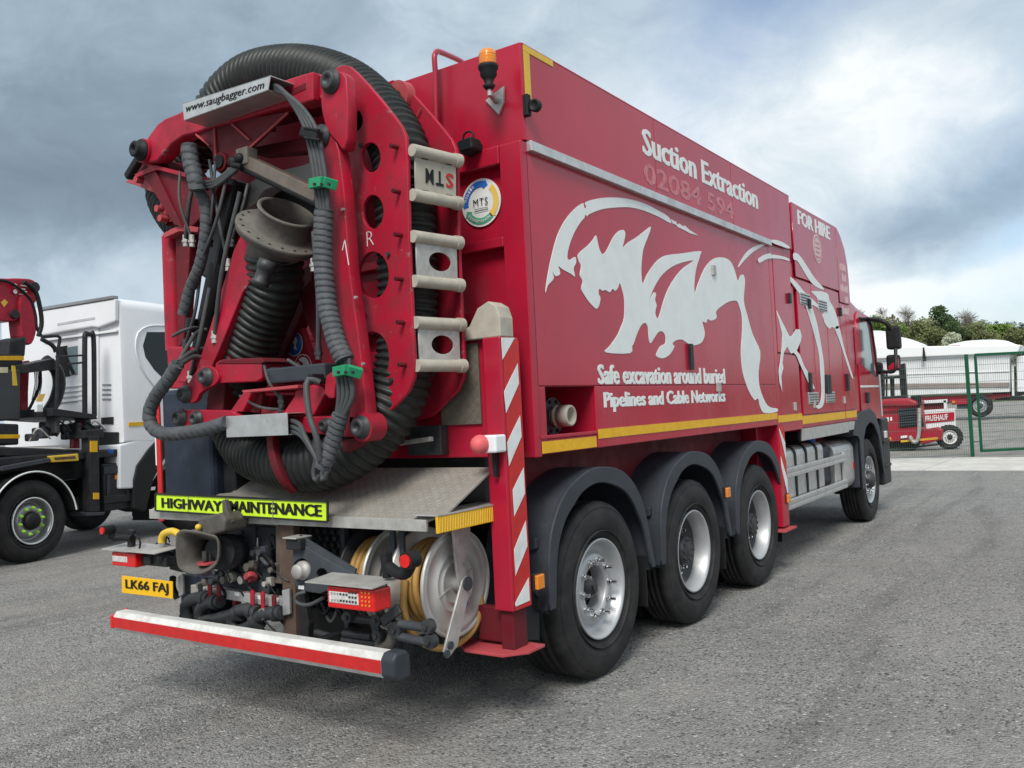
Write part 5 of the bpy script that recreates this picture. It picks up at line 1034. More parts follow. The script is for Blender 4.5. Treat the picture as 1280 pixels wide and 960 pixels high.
P_('reel_arm', MB().prism([V((1.045, y, z)) for y, z in ((YRL - .075, 1.06), (YRL + .075, 1.06), (YRL + .07, .93), (YRL - .0, .85), (YRL + .035, .76), (YRL, .72), (YRL - .045, .74), (YRL - .065, .90))], (.012, 0, 0)), STEEL, .003)
P_('reel_arm', MB().prism([V((1.062, y, z)) for y, z in ((YRL - .035, .775), (YRL + .0, .79), (YRL + .04, .745), (YRL - .10, .46), (YRL - .17, .42), (YRL - .21, .46))], (.012, 0, 0)), STEEL, .003)
for y, z in ((YRL, ZRL), (YRL - .16, .48), (YRL - .19, .445)): P_('arm_bolt', MB().cyl((1.07, y, z), (1.085, y, z), .02 if y != YRL else .035, seg=16), CHAS, .003)
for x, y in ((.72, -1.28), (.80, -1.30), (.33, -1.25)): P_('reel_strut', MB().box((x, y, .42), (x + .03, y + .02, 1.08)), CHAS, .003)
# hose hanging below the front reel
P_('hanging_hose', MB().tube([V((.87, YRL - .24, .80)), V((.87, YRL - .255, .66)), V((.89, YRL - .22, .53)), V((.93, YRL - .12, .445)), V((.97, YRL + .0, .43)), V((1.0, YRL + .12, .48)), V((1.0, YRL + .20, .58)), V((.98, YRL + .22, .68))], .019, 14), OCHRE)
# pipes and links under the right light
def pipe(pts, r, m=DARKHOLE, **k): return P_('pipe', MB().tube([at(a, b, y=c) for a, b, c in pts], r, 14, step=.03), m, **k)
pipe([(430, 772, -1.40), (468, 776, -1.40)], .02); pipe([(500, 780, -1.42), (540, 786, -1.42)], .022, CHAS); pipe([(430, 792, -1.36), (465, 796, -1.36)], .02); pipe([(395, 790, -1.35), (430, 800, -1.36), (475, 806, -1.36)], .018); pipe([(500, 796, -1.42), (540, 804, -1.42)], .022, CHAS)
for px, r in (((469, 776), .03), ((532, 784), .035), ((470, 795), .03), ((535, 803), .035), ((433, 772), .03), ((492, 788), .04)): q = at(*px, y=-1.44); P_('pipe_joint', MB().cyl(q, q + V((0, .04, 0)), r, seg=16).cyl(q, q - V((0, .012, 0)), r * .4, seg=8), DARKHOLE, .004)
pipe([(474, 806, -1.38), (486, 806, -1.40), (490, 795, -1.40), (494, 786, -1.40)], .026, CAST); P_('pipe_link', MB().beam(at(466, 772, y=-1.42), at(474, 800, y=-1.42), .05, .02, (0, 1, 0)).beam(at(478, 778, y=-1.43), at(500, 760, y=-1.43), .05, .02, (0, 1, 0)), DARKHOLE, .006)
# central frame: bracket, boxes, trailer coupling, valves
P_('rear_crossmember', MB().box((-.75, -1.05, .60), (.62, -.98, 1.10)), BLK, .01)
def prx(name, px, y, th, m, par=None, bv=.005, **k): return P_(name, MB().prism([at(*p, y=y) for p in px], (0, th, 0)), m, bv, par=par, **k)
prx('frame_post', [(349, 652), (366, 654), (368, 700), (370, 800), (354, 796), (352, 700)], -1.40, .05, RUST)
prx('frame_post', [(357, 676), (372, 700), (386, 780), (384, 800), (368, 800), (366, 700)], -1.37, .04, BLK)
prx('post_plate', [(352, 738), (361, 736), (362, 768), (353, 770)], -1.43, .02, ALU)
prx('post_plate', [(222, 721), (227, 717), (228, 744), (223, 746)], -1.43, .02, ALU)
prx('navy_box', [(226, 718), (262, 722), (264, 786), (226, 776)], -1.36, .16, NAVY)
bk = plpx('backing_plate', [(283, 655), (348, 660), (347, 668), (338, 668), (338, 734), (284, 728)], PY(-1.30), .02, CHAS, T, [ell(312, 666, 1.4, 1.4, 10), ell(306, 676, 1.2, 1.2, 10), ell(313, 688, 1.2, 1.2, 10), ell(330, 675, 1, 1.3, 10), ell(330, 687, 1, 1.3, 10), [(337, 672), (342, 670), (343, 684), (338, 686)]], .003)
part('raised_plate', MB().prism([at(*p, y=-1.32) for p in ((286, 655), (318, 657), (319, 698), (316, 703), (282, 700))], (0, .015, 0)), CHAS, bk, .003); part('plate_edge', MB().tube([at(281, 702, y=-1.33), at(316, 706, y=-1.33), at(321, 702, y=-1.33), at(322, 672, y=-1.33)], .006, 6), ALU, bk)
for px in ((302, 665), (306, 688), (308, 676)): q = at(*px, y=-1.325); part('hex_bolt', MB().cyl(q, q + V((0, -.012, 0)), .014, seg=6, smooth=False), CHAS, bk, .002)
prx('light_edge', [(288, 648), (349, 652), (346, 657), (291, 653)], -1.38, .05, STEEL); prx('light_edge', [(227, 643), (252, 645), (250, 649), (228, 648)], -1.38, .05, STEEL)
prx('side_frame', [(344, 656), (352, 657), (352, 730), (334, 728), (336, 723), (345, 722)], -1.36, .03, mat('dull_brown_steel', (.13, .105, .085), .6, .2, .2, 8, dirt=.3))
pf = plpx('bolt_plate', [(352, 655), (435, 660), (438, 700), (400, 690), (366, 676)], PY(-1.18), .02, BLK, T, (), .003)
for i in range(7):
    for j in range(5): q = at(372 + i * 9 + (j % 2) * 3, 662 + j * 8 + i * .6, y=-1.19); part('hex_bolt', MB().cyl(q, q + V((0, -.014, 0)), .013, seg=8), DARKHOLE, pf)
br = plpx('light_bracket', [(366, 676), (372, 676), (392, 690), (420, 706), (445, 718), (446, 726), (410, 738), (400, 742), (372, 738), (366, 720)], PY(-1.46), .02, CHAS, T, [ell(377, 712, 12, 15), ell(402, 718, 7, 7.5)], .003)
part('bracket_edge', MB().beam(at(374, 675, y=-1.45), at(444, 718, y=-1.45), .012, .06), CHAS, br)
q = at(375, 714, y=-1.48); P_('air_coupling', MB().lathe(q + V((0, .08, 0)), (0, -1, 0), [(0, .03), (.03, .05), (.07, .05), (.075, .04), (.10, .04), (.11, .034), (.11, 0)], 20), STEEL)
q = at(372, 684, y=-1.46); P_('reversing_camera', MB().box(q + V((-.05, -.04, -.01)), q + V((.06, .05, .05))), BLK, .01); P_('camera_visor', MB().box(q + V((-.055, -.055, .05)), q + V((.05, .06, .058))), STEEL, .003)
P_('light_cable', MB().tube([at(382, 740, y=-1.47), at(370, 744, y=-1.5), at(371, 753, y=-1.5), at(386, 756, y=-1.5), at(405, 747, y=-1.5)], .010, 8), PIPE)
prx('small_sticker', [(373, 732), (380, 732), (380, 737), (373, 736)], -1.462, .001, WHT, bv=0)
lb_ = prx('lower_plate', [(284, 722), (336, 726), (336, 742), (262, 734), (260, 720)], -1.34, .03, CHAS)
for px, m_ in (((293, 721), BEIGE), ((272, 714), CHAS), ((281, 716), CHAS)): q = at(*px, y=-1.36); part('socket', MB().cyl(q, q + V((0, -.03, 0)), .028 if m_ is BEIGE else .016, seg=20), m_, lb_, .003)
q = at(318, 720, y=-1.36); part('suzi_coupling', MB().cyl(q, q + V((0, -.05, 0)), .03, seg=18).beam(q + V((.0, -.06, .0)), q + V((.06, -.07, .03)), .03, .03), REDL, lb_, .006)
vr = prx('valve_rail', [(238, 731), (352, 748), (352, 761), (238, 742)], -1.40, .05, STEEL)
for px in (253, 296, 324, 345): prx('small_sticker', [(px - 3, 733.5 + (px - 253) * .15), (px + 3, 734.5 + (px - 253) * .15), (px + 3, 739 + (px - 253) * .15), (px - 3, 738 + (px - 253) * .15)], -1.402, .001, WHT, vr, 0)
for i, (px, py, m_) in enumerate(((249, 739, BLK), (261, 740, REDD), (272, 741, REDD), (314, 747, REDA), (327, 749, REDA), (341, 753, REDD))):
    prx('valve_lever', [(px - 2, py - 8), (px + 1, py - 10), (px + 3, py - 6), (px + 3, py + 12), (px - 1, py + 12)], -1.44, .01, m_, None, .002)
def elbow(pts): 
    o = pipe([(a, b, -1.43) for a, b in pts], .037, DARKHOLE)
    q, r_ = at(*pts[0], y=-1.43), at(*pts[1], y=-1.43); d = (r_ - q).normalized()
    part('pipe_collar', MB().cyl(q + d * .03, q + d * .06, .045, seg=18), DARKHOLE, o, .004); q, r_ = at(*pts[-1], y=-1.43), at(*pts[-2], y=-1.43); d = (r_ - q).normalized(); part('pipe_collar', MB().cyl(q, q + d * .04, .045, seg=18), DARKHOLE, o, .004); return o
elbow([(262, 748), (245, 748), (233, 756), (234, 776)]); elbow([(276, 752), (262, 753), (252, 760), (251, 774), (262, 776), (300, 766)]); elbow([(322, 766), (306, 762), (292, 768), (292, 784), (303, 788), (325, 776)]); elbow([(352, 766), (330, 768), (318, 776)])
for px in ((327, 768), (310, 767)): q = at(*px, y=-1.46); P_('pipe_mouth', MB().lathe(q, (0, -1, 0), [(-.05, .03), (0, .032), (0, .022), (-.04, .022)], 18), CAST)
pipe([(322, 780, -1.42), (330, 796, -1.42)], .022); pipe([(312, 796, -1.42), (336, 797, -1.42)], .02, CAST); P_('valve_cable', MB().tube([at(330, 775, y=-1.45), at(345, 790, y=-1.46), at(358, 800, y=-1.45)], .005, 6), RUB)
# cables, small valves and brackets crowding the cross frame
rr_ = random.Random(4)
for i in range(16):
    x0, y0 = 232 + i * 7.4, 700 + rr_.uniform(-20, 34); x1, y1 = x0 + rr_.uniform(8, 26), y0 + rr_.uniform(10, 34)
    P_('frame_cable', MB().tube([at(x0, y0, y=-1.37), at((x0 + x1) / 2 + 4, y0 + 14, y=-1.41), at(x1, y1, y=-1.37)], rr_.choice((.005, .008, .011)), 8), RUB if i % 3 else PIPE)
    q = at(x0, y0, y=-1.38); P_('small_valve', MB().cyl(q, q + V((0, -.035, 0)), rr_.uniform(.012, .024), seg=8).box(q + V((-.02, .0, -.02)), q + V((.02, .03, .03))), (DARKHOLE, CHAS, STEEL, CAST)[i % 4], .003)
for i in range(10):
    x0 = 392 + i * 10; P_('frame_cable', MB().tube([at(x0, 745 + rr_.uniform(0, 12), y=-1.25), at(x0 + 12, 768 + rr_.uniform(-6, 10), y=-1.3), at(x0 + 24, 760 + rr_.uniform(-10, 20), y=-1.25)], rr_.choice((.007, .010)), 8), PIPE if i % 2 else RUB)
# trailer coupling with its jaw
CP = JAW
q = at(296, 690, y=-1.32)
jw = P_('coupling_body', MB().cyl(at(300, 686, y=-1.30), at(282, 690, y=-1.46), .085, .105, seg=28).cyl(at(282, 690, y=-1.46), at(274, 691, y=-1.52), .105, .095, seg=28), DARKHOLE, .006)
part('coupling_head', MB().prism([at(*p, y=-1.60) for p in ((247, 648), (275, 641), (281, 650), (280, 664), (262, 670), (246, 668))], (0, .16, 0)), CP, jw, .012)
part('coupling_lever', MB().prism([at(*p, y=-1.56) for p in ((277, 625), (281, 625), (284, 640), (289, 652), (287, 660), (281, 661), (278, 650))], (0, .03, 0)), CP, jw, .006)
# flared jaw: upper and lower lips opening to the rear left
def lip(pts_in, pts_out, th, nm):
    n = len(pts_in); mb = MB(); a_ = [V(p) for p in pts_in]; b_ = [V(p) for p in pts_out]; up = V((0, 0, th))
    vs = a_ + b_ + [p + up for p in a_] + [p + up for p in b_]; fs = []
    for i in range(n - 1): fs += [(i, i + 1, n + i + 1, n + i), (2 * n + i, 3 * n + i, 3 * n + i + 1, 2 * n + i + 1), (n + i, n + i + 1, 3 * n + i + 1, 3 * n + i)]
    mb.add(vs, fs, True); return part(nm, mb, CP, jw)
jc = [(222, 667), (240, 664), (260, 668), (272, 674), (272, 700), (262, 712), (245, 718), (230, 714), (222, 704)]
mb = MB(); c_in = at(268, 690, y=-1.50)
outer = [at(a, b, y=-1.72 + .10 * (a - 222) / 50) for a, b in smooth(jc, 4)]; n_ = len(outer)
inner = [at(270 + (a - 248) * .34, 688 + (b - 690) * .50, y=-1.50) for a, b in smooth(jc, 4)]
mid = [o_.lerp(i_, .5) + (c_in - o_).normalized() * .03 for o_, i_ in zip(outer, inner)]
vs = outer + mid + inner; fs = [(k_, (k_ + 1) % n_, n_ + (k_ + 1) % n_, n_ + k_) for k_ in range(n_)] + [(n_ + k_, n_ + (k_ + 1) % n_, 2 * n_ + (k_ + 1) % n_, 2 * n_ + k_) for k_ in range(n_)]
mb.add(vs, fs, True); cup = part('coupling_jaw', mb, CP, jw); so = cup.modifiers.new('thickness', 'SOLIDIFY'); so.thickness = .012; so.offset = 0
part('jaw_back', MB().ball(at(276, 690, y=-1.47), .07), DARKHOLE, jw)
part('coupling_pin', MB().cyl(at(256, 689, y=-1.60), at(256, 701, y=-1.60), .016, seg=14).cyl(at(262, 692, y=-1.57), at(262, 701, y=-1.57), .013, seg=12), DARKHOLE, jw); part('pin_washer', MB().cyl(at(257, 703, y=-1.6), at(257, 705, y=-1.6), .045, seg=20), REDL, jw)
q = at(213, 672, y=-1.5); P_('yellow_strap', MB().tube([at(202, 678, y=-1.52), at(204, 668, y=-1.52), at(216, 664, y=-1.52), at(224, 668, y=-1.52)], .022, 8, step=.03), YELM)
P_('yellow_cap', MB().ball(at(248, 659, y=-1.62), .018), YELM)
P_('air_fitting', MB().lathe(at(215, 697, y=-1.48), (-.2, -1, .1), [(0, .02), (.0, .04), (.04, .045), (.06, .035), (.09, .03), (.09, 0)], 18).cyl(at(206, 686, y=-1.44), at(222, 700, y=-1.44), .04), DARKHOLE)
for k_ in range(3): P_('thin_cable', MB().tube([at(195 + k_ * 6, 680, y=-1.5), at(203 + k_ * 3, 674 - k_ * 2, y=-1.5), at(212, 668 + k_ * 5, y=-1.48)], .004, 6), RUB)
prx('left_plate', [(205, 685), (226, 690), (228, 716), (212, 712)], -1.42, .04, CHAS)
pipe([(216, 722, -1.40), (216, 735, -1.38), (222, 748, -1.36)], .02, RUB)
prx('rear_mudguard', [(372, 800), (384, 760), (430, 768), (440, 800), (410, 812)], -1.10, .03, BLK)
# ================================================================= crane truck at the left
PH = math.radians(13); OR = V((-7.62, 1.1, 0))
K = thing('crane_truck', 'white cabbed black truck with folded red loader crane at the left', 'truck', OR, PH)
KR = Matrix.Rotation(PH, 4, 'Z'); KI = (Matrix.Translation(OR) @ KR).inverted(); 
def kat(px, py, x=0.0, y=None):
    """pixel on a plane of the crane truck's own axes (x outward, y forward), in its local coordinates"""
    if y is None: n = KR @ V((1, 0, 0)); o = OR + n * x
    else: n = KR @ V((0, 1, 0)); o = OR + n * y
    return KI @ atp(px, py, (o, n))
def K_(name, mb, m, bevel=0, par=None, **k): return part(name, mb, m, par or K, bevel, **k)
LIMEP = mat('lime_nut_caps', (.42, .85, .08), .4, 0, .05)
KRIM = mat('steel_grey_rim', (.34, .35, .36), .35, .7, .1, 9)
wheel(K, (0.0, 0, .525), 1, 'front', TYRE, KRIM, RUB, LIMEP); wheel(K, (-2.4, 0, .525), -1, 'front', TYRE, KRIM, RUB, LIMEP)
wheel(K, (0.0, 2.85, .525), 1, 'front', TYRE, KRIM, RUB, CHROME); wheel(K, (-2.4, 2.85, .525), -1, 'front', TYRE, KRIM, RUB, CHROME); wheel(K, (0.0, -1.4, .525), 1, 'front', TYRE, KRIM, RUB, LIMEP)
for y in (0, 2.85): K_('axle', MB().cyl((-2.2, y, .525), (-.2, y, .525), .09), BLK); K_('hub_ring', MB().lathe((-.0, y, .525), (1, 0, 0), [(0, .285), (.006, .292), (0, .300)], 48), WHT)
# rear mudguard
arcp = [(.66 * math.cos(math.radians(a)), .50 + .66 * math.sin(math.radians(a))) for a in range(8, 181, 10)]
mb = MB(); ipp = [(a * .96, .50 + (b - .50) * .96) for a, b in arcp][::-1]
K_('mudguard', MB().prism([(.02, a, b) for a, b in arcp + ipp], (-.5, 0, 0)), RUB); K_('guard_trim', MB().tube([(.025, a * .985, .50 + (b - .50) * .985) for a, b in arcp], .011, 8, step=.06), WHT)
K_('chassis_frame', MB().box((-.75, -3, .70), (-.65, 3.4, .95)).box((-1.75, -3, .70), (-1.65, 3.4, .95)).box((-1.7, -2.5, .75), (-.7, 3.3, .92)), BLK, .01)
K_('deck', MB().box((-2.4, -3, 1.25), (-.05, 1.78, 1.36)).box((-2.2, -3, .98), (-.3, 1.7, 1.24)), BLK, .02)
g = lambda px, x=0.0: [kat(*p, x=x) for p in px]
def kpx(name, px, x, th, m, bv=.008, par=None, **k): return K_(name, MB().prism(g(px, x), (-th, 0, 0)), m, bv, par, **k)
# cab
yc = kat(150, 372, 0.0).y; zt = kat(150, 372).z; zb = kat(150, 610).z
zt2 = kat(150, 376).z
cabm = [(yc, -1.18, 1.18)]
CXC = -1.22
secs = [(yc, 1.20, 1.45, zt, .14), (yc + .06, 1.22, 1.45, zt + .01, .16), (yc + 1.0, 1.225, 1.40, zt + .02, .18), (yc + 2.0, 1.22, 1.1, zt - .05, .2), (yc + 2.35, 1.12, 1.0, zt - .6, .2), (yc + 2.45, 1.08, .6, zt - 1.3, .1)]
kc = loft([(y, hw, a, b, r) for y, hw, a, b, r in secs], 'cab', WPAINT, K); kc.location = (CXC, 0, 0)
lw = kpx('cab_lower', [(150, 556), (208, 540), (209, 575), (186, 610), (150, 611)], .0, .6, WPAINT, .02)
kpx('sleeper_window', [(184, 415), (214, 415), (222, 486), (206, 475), (193, 462), (182, 446), (179, 432)], .008, .01, GLASS, 0)
K_('window_trim', MB().tube([kat(*p, x=.012) for p in ((209, 407), (190, 407), (178, 411), (171, 420), (170, 440), (180, 465), (204, 497))], .012, 6, step=.1), WPAINT)
kpx('marker_strip', [(161, 528), (183, 527), (183, 532), (161, 533)], .01, .01, YEL, 0)
# rear wall of the cab: ridges, window and spoiler lip
yw = yc - .005
def kr(px, m, nm, d=.02, bv=.008, y=None, par=None): yy = yw if y is None else y; return K_(nm, MB().prism([kat(*p, y=yy) for p in px], (0, -d, 0)), m, bv, par)
kr([(56, 389), (149, 374), (149, 402), (128, 410), (120, 409), (56, 420)], WPAINT, 'roof_spoiler', .08, .02); kr([(72, 404), (119, 396), (119, 399), (72, 407)], mat('shadow_grey_trim', (.45, .46, .47), .5), 'spoiler_slot', .005, 0, yw - .08)
kr([(56, 424), (148, 412), (148, 415), (56, 427)], WPAINT, 'wall_ridge', .04, .006); kr([(56, 385), (148, 370), (148, 374), (56, 389)], KRIM, 'roof_edge', .1, .006)
kr([(75, 436), (104, 431), (105, 466), (76, 470)], GLASL, 'rear_window', .01, 0); kr([(72, 434), (84, 432), (88, 470), (74, 472)], RUB, 'window_seal', .012, 0); K_('seat_back', MB().beam(kat(78, 438, y=yw - .02), kat(92, 468, y=yw - .02), .05, .01, (0, 1, 0)), RUB)
for k_ in range(4): kr([(72, 484 + k_ * 6), (108, 480 + k_ * 6), (108, 482 + k_ * 6), (72, 486 + k_ * 6)], WPAINT, 'wall_ridge', .025, .004)
for k_ in range(4): kr([(128, 480 + k_ * 6), (139, 480 + k_ * 6), (139, 482 + k_ * 6), (128, 482 + k_ * 6)], KRIM, 'wall_slot', .006, 0)
kr([(127, 522), (142, 521), (142, 530), (127, 530)], BLK, 'vent', .01, 0); kr([(98, 400), (124, 400), (124, 560), (98, 560)], WPAINT, 'wall_panel', .012, .006)
kr([(118, 540), (149, 540), (149, 612), (118, 600)], BLK, 'lower_wall', .05, .01)
# ladder hoops
def ktube(px, x, r, m=BLK, nm='rail'): return K_(nm, MB().tube([kat(*p, x=x) for p in px], r, 10, step=.05), m)
ktube([(106, 520), (106, 425), (108, 418), (113, 418), (117, 425), (118, 520)], -.25, .035, nm='ladder_hoop'); ktube([(116, 430), (119, 520)], -.25, .02)
ktube([(52, 421), (72, 420), (75, 424), (72, 445), (70, 520)], -.25, .022); ktube([(52, 424), (66, 432), (70, 440)], -.25, .03); ktube([(70, 446), (106, 444)], -.25, .014); ktube([(84, 455), (106, 453)], -.25, .014); 
kpx('catwalk', [(66, 510), (120, 518), (122, 524), (66, 520)], -.1, 1.2, BLK); kpx('air_horn_bracket', [(36, 455), (68, 448), (70, 462), (36, 466)], -.3, .3, BLK)
# loader crane
cr_ = kpx('crane_boom', smooth([(-30, 352), (10, 348), (30, 348), (42, 350), (48, 358), (48, 372), (40, 384), (28, 396), (18, 402), (-10, 400), (-30, 398)], 3), -.75, .35, REDA, .02)
kpx('crane_arm', smooth([(26, 372), (40, 368), (44, 390), (46, 412), (40, 430), (30, 426), (26, 400)], 3), -.70, .25, REDA, .02)
for px in ((42, 359), (17, 393)): q = kat(*px, x=-.75); K_('crane_pin', MB().cyl(q, q + V((.04, 0, 0)), .07 if px[0] > 20 else .06, seg=20), BLK, .006)
for py in (357, 364.5): q = kat(19, py, x=-.72); K_('round_sticker', MB().cyl(q, q + V((.004, 0, 0)), .03, seg=16), WHT)
for k_, (px, py) in enumerate(((26, 356), (24, 360), (26, 363), (24, 367))): kpx('label_strip', [(px, py), (px + 8, py + 1), (px + 8, py + 2.4), (px, py + 1.4)], -.738, .003, WHT, 0)
kpx('warning_label', [(1, 378), (6, 374), (10, 378), (5, 384)], -.738, .003, YELM, 0)
kpx('crane_post', [(24, 455), (38, 450), (36, 490), (36, 520), (26, 520)], -.75, .3, REDA, .02); kpx('crane_slew', [(12, 425), (34, 420), (32, 446), (10, 448)], -.6, .4, BLK, .03)
kpx('control_tank', [(-60, 440), (28, 443), (30, 468), (-60, 466)], -.55, .6, BLK, .02); kpx('yellow_band', [(-60, 445), (30, 445), (30, 450.5), (-60, 450)], -.545, .02, YEL, .003)
kpx('toolbox', [(-60, 462), (26, 462), (26, 525), (-60, 527)], -.40, .7, mat('grey_tank', (.05, .055, .06), .4, 0, .1), .02); kpx('yellow_label', [(15, 457), (19, 457), (22, 482), (16, 482)], -.395, .01, YELM, 0)
kpx('small_label', [(-8, 459), (10, 459), (10, 466), (-8, 466)], -.395, .01, mat('cream_label', (.55, .52, .35), .5), 0); kpx('side_box', [(-60, 527), (24, 530), (24, 556), (-60, 556)], -.3, .6, BLK, .02)
kpx('yellow_band', [(-60, 544), (25, 543), (25, 548), (-60, 549)], -.295, .02, YEL, .003); kpx('outrigger_beam', [(-60, 556), (100, 562), (100, 572), (-60, 570)], -.15, .5, BLK, .02)
kpx('outrigger_leg', [(112, 545), (124, 545), (125, 640), (114, 640)], .02, .16, BLK, .01); kpx('yellow_mark', [(113, 551), (122, 551), (122, 565), (113, 565)], .03, .01, YEL, 0); kpx('yellow_mark', [(117, 616), (124, 616), (124, 624), (117, 624)], .03, .01, YEL, 0)
kpx('outrigger_foot', [(107, 641), (132, 640), (130, 644), (109, 645)], .08, .3, CHAS, .006); kpx('outrigger_head', [(106, 538), (130, 536), (130, 547), (106, 548)], .0, .3, BLK, .01)
kpx('yellow_chock', [(62, 570), (98, 567), (99, 576), (66, 578)], .0, .2, YELM, .01); kpx('chock_slot', [(68, 572), (94, 570), (95, 573), (69, 575)], .005, .01, RUST, 0)
ktube([(30, 352), (44, 364), (50, 385), (52, 405), (48, 420)], -.68, .03, RUB, 'crane_hose'); ktube([(-10, 350), (12, 353), (36, 372), (44, 392), (46, 410), (52, 420)], -.70, .02, RUB, 'crane_hose'); ktube([(50, 455), (50, 480), (42, 500), (34, 516)], -.6, .02, RUB, 'crane_hose')
for k_ in range(5): ktube([(42 + k_ * 2, 455), (44 + k_ * 2, 478), (40 + k_ * 2, 500)], -.62, .008, WTAPE, 'hose_line')
ktube([(56, 450), (70, 462), (74, 480), (69, 500), (60, 515)], -.6, .085, BLK, 'exhaust_stack'); kpx('control_box', [(46, 505), (54, 505), (54, 515), (46, 515)], -.2, .05, WHT, .01); kpx('warning_label', [(49, 493), (57, 492), (53, 502), (45, 502)], -.22, .01, GOLDV, 0)
kpx('red_bracket', [(94, 528), (112, 526), (112, 532), (100, 536), (100, 560), (93, 560)], -.3, .1, REDA, .01)
kpx('battery_box', [(128, 580), (166, 577), (168, 634), (130, 640)], -.06, .5, BLK, .02); kpx('step_panel', [(130, 584), (164, 580), (165, 590), (130, 593)], -.04, .1, PLAS, .01); kpx('side_lamp', [(144, 594), (153, 593), (153, 598), (144, 599)], -.05, .02, AMBER, 0)
for px in (134, 158): kpx('step_post', [(px, 594), (px + 4, 594), (px + 4, 620), (px, 620)], -.045, .03, PLAS, .005)
kpx('lower_step', [(130, 620), (166, 617), (167, 626), (130, 630)], -.03, .15, BLK, .01); kpx('fuel_cap', [(134, 563), (138, 561), (143, 562), (143, 567), (136, 568)], -.05, .06, BLUE, .01)
kpx('cab_mudguard', [(168, 636), (168, 600), (172, 582), (186, 562), (202, 545), (220, 536), (260, 530), (260, 545), (225, 556), (205, 575), (192, 600), (183, 640)], .03, .4, RUB, .02); K_('mud_flap', MB().box((-.5, 2.12, .25), (.0, 2.14, .7)), RUB)
kpx('flap_badge', [(153, 646), (166, 645), (166, 648.5), (153, 649.5)], -.02, .004, STEEL, 0); K_('deck_rail', MB().beam(kat(0, 586, x=-.05), kat(60, 575, x=-.05), .08, .06), CHAS, .01)
for i in range(9):
    q = kat(30 + i * 9, 552 - (i * 29 % 13), x=-.35 - .12 * (i % 3)); K_('deck_fitting', MB().box(q, q + V((.2, .07 + .05 * (i % 3), .10 + .05 * (i % 4)))), CHAS if i % 3 else DARKHOLE, .02); K_('deck_hose', MB().tube([q + V((.1, 0, 0)), q + V((.2, .05, .16)), q + V((.22, .22, .02))], .012, 8), STEEL if i % 4 == 0 else RUB)
# ================================================================= right side: fence, forklift, tipper trailer
GRNP = mat('green_fence_paint', (.007, .075, .036), .4, 0, .06)
p0 = at(1216, 571, z=0); p1 = at(1284, 567.5, z=0); du = (p1 - p0).normalized()
def on_f(px, py):    # point on the fence line's vertical plane
    return atp(px, py, (p0, V((-du.y, du.x, 0))))
HF = on_f(1209, 444).z
F1 = thing('mesh_fence', 'green steel mesh fence panel left of the gate behind the red truck', 'fence', p0)
def F_(o, name, mb, m=GRNP, **k):
    for i, v in enumerate(mb.v): mb.v[i] = tuple(V(v) - p0)
    return part(name, mb, m, o, **k)
F_(F1, 'post', MB().box(p0 + V((-.04, -.04, 0)), p0 + V((.04, .04, HF + .02))), bevel=.004)
pl = p0 - du * 2.6; pl2 = p0 - du * 5.2
for q in (pl, pl2): F_(F1, 'post', MB().box(q + V((-.04, -.04, 0)), q + V((.04, .04, HF + .02))))
def mesh_panel(o, a, b, z0, z1, nm='mesh_panel'):
    mb = MB(); L0 = (b - a).length; n = int(L0 / .052)
    for i in range(n + 1):
        q = a.lerp(b, i / n); mb.beam(V((q.x, q.y, z0)), V((q.x, q.y, z1)), .0042, .0042)
    m_ = int((z1 - z0) / .2)
    for j in range(m_ + 1):
        z = z0 + (z1 - z0) * j / m_; mb.beam(V((a.x, a.y, z)), V((b.x, b.y, z)), .008, .008)
    return F_(o, nm, mb, mat('galvanised_green_wire', (.06, .11, .09), .5, .2), kind='stuff')
mesh_panel(F1, p0 - du * .04, pl, .06, HF - .05); mesh_panel(F1, pl, pl2, .06, HF - .05)
G1 = thing('mesh_gate', 'green framed steel mesh gate hung on the fence post at the right edge', 'gate', p0)
g0, g1 = p0 + du * .22, p0 + du * 3.6
for q in (g0, g1): F_(G1, 'gate_post', MB().beam(q + V((0, 0, .10)), q + V((0, 0, HF)), .06, .06, (1, 0, 0)), bevel=.004)
for z in (.13, HF): F_(G1, 'gate_rail', MB().beam(g0 + V((0, 0, z)), g1 + V((0, 0, z)), .06, .06), bevel=.004)
mesh_panel(G1, g0 + du * .03, g1 - du * .03, .17, HF - .04)
for z in (.35, 1.72, 2.0): F_(G1, 'hinge', MB().beam(p0 + du * .03 + V((0, 0, z)), g0 + V((0, 0, z)), .025, .025), CHAS)
# truck mounted forklift
fo = at(1187, 562, z=0); FH = math.radians(-32)
yfk = fo.y
def fat(px, py, d=0): return at(px, py, y=yfk + d)
M_ = thing('truck_mounted_forklift', 'compact red three wheeled forklift with black grille parked behind the mesh fence', 'forklift', fo)
def M1(name, mb, m, bevel=0, par=None, **k):
    for i, v in enumerate(mb.v): mb.v[i] = tuple(V(v) - fo)
    return part(name, mb, m, par or M_, bevel, **k)
def mpx(name, px, d, th, m, bv=.01, par=None): return M1(name, MB().prism([fat(*p, d) for p in px], (0, th, 0)), m, bv, par)
eb = mpx('engine_cover', [(1100, 555), (1100, 500), (1136, 498), (1145, 502), (1150, 540), (1149, 552), (1120, 552)], -.5, 1.1, REDA, .05)
mpx('cover_top', [(1098, 502), (1104, 499), (1136, 498), (1147, 502), (1146, 508), (1098, 508)], -.6, 1.2, REDA, .06)
gr = mpx('grille', [(1123, 511), (1145, 509), (1146, 533), (1125, 535)], -.53, .05, BLK, .01)
for k_ in range(7): mpx('grille_slat', [(1123.5, 512 + k_ * 3.2), (1145, 510 + k_ * 3.2), (1145, 511.5 + k_ * 3.2), (1123.5, 513.5 + k_ * 3.2)], -.57, .04, PLAS, 0, gr)
mpx('grey_trim', [(1100, 514), (1123, 512), (1123, 516), (1100, 518)], -.52, .02, REDD, 0)
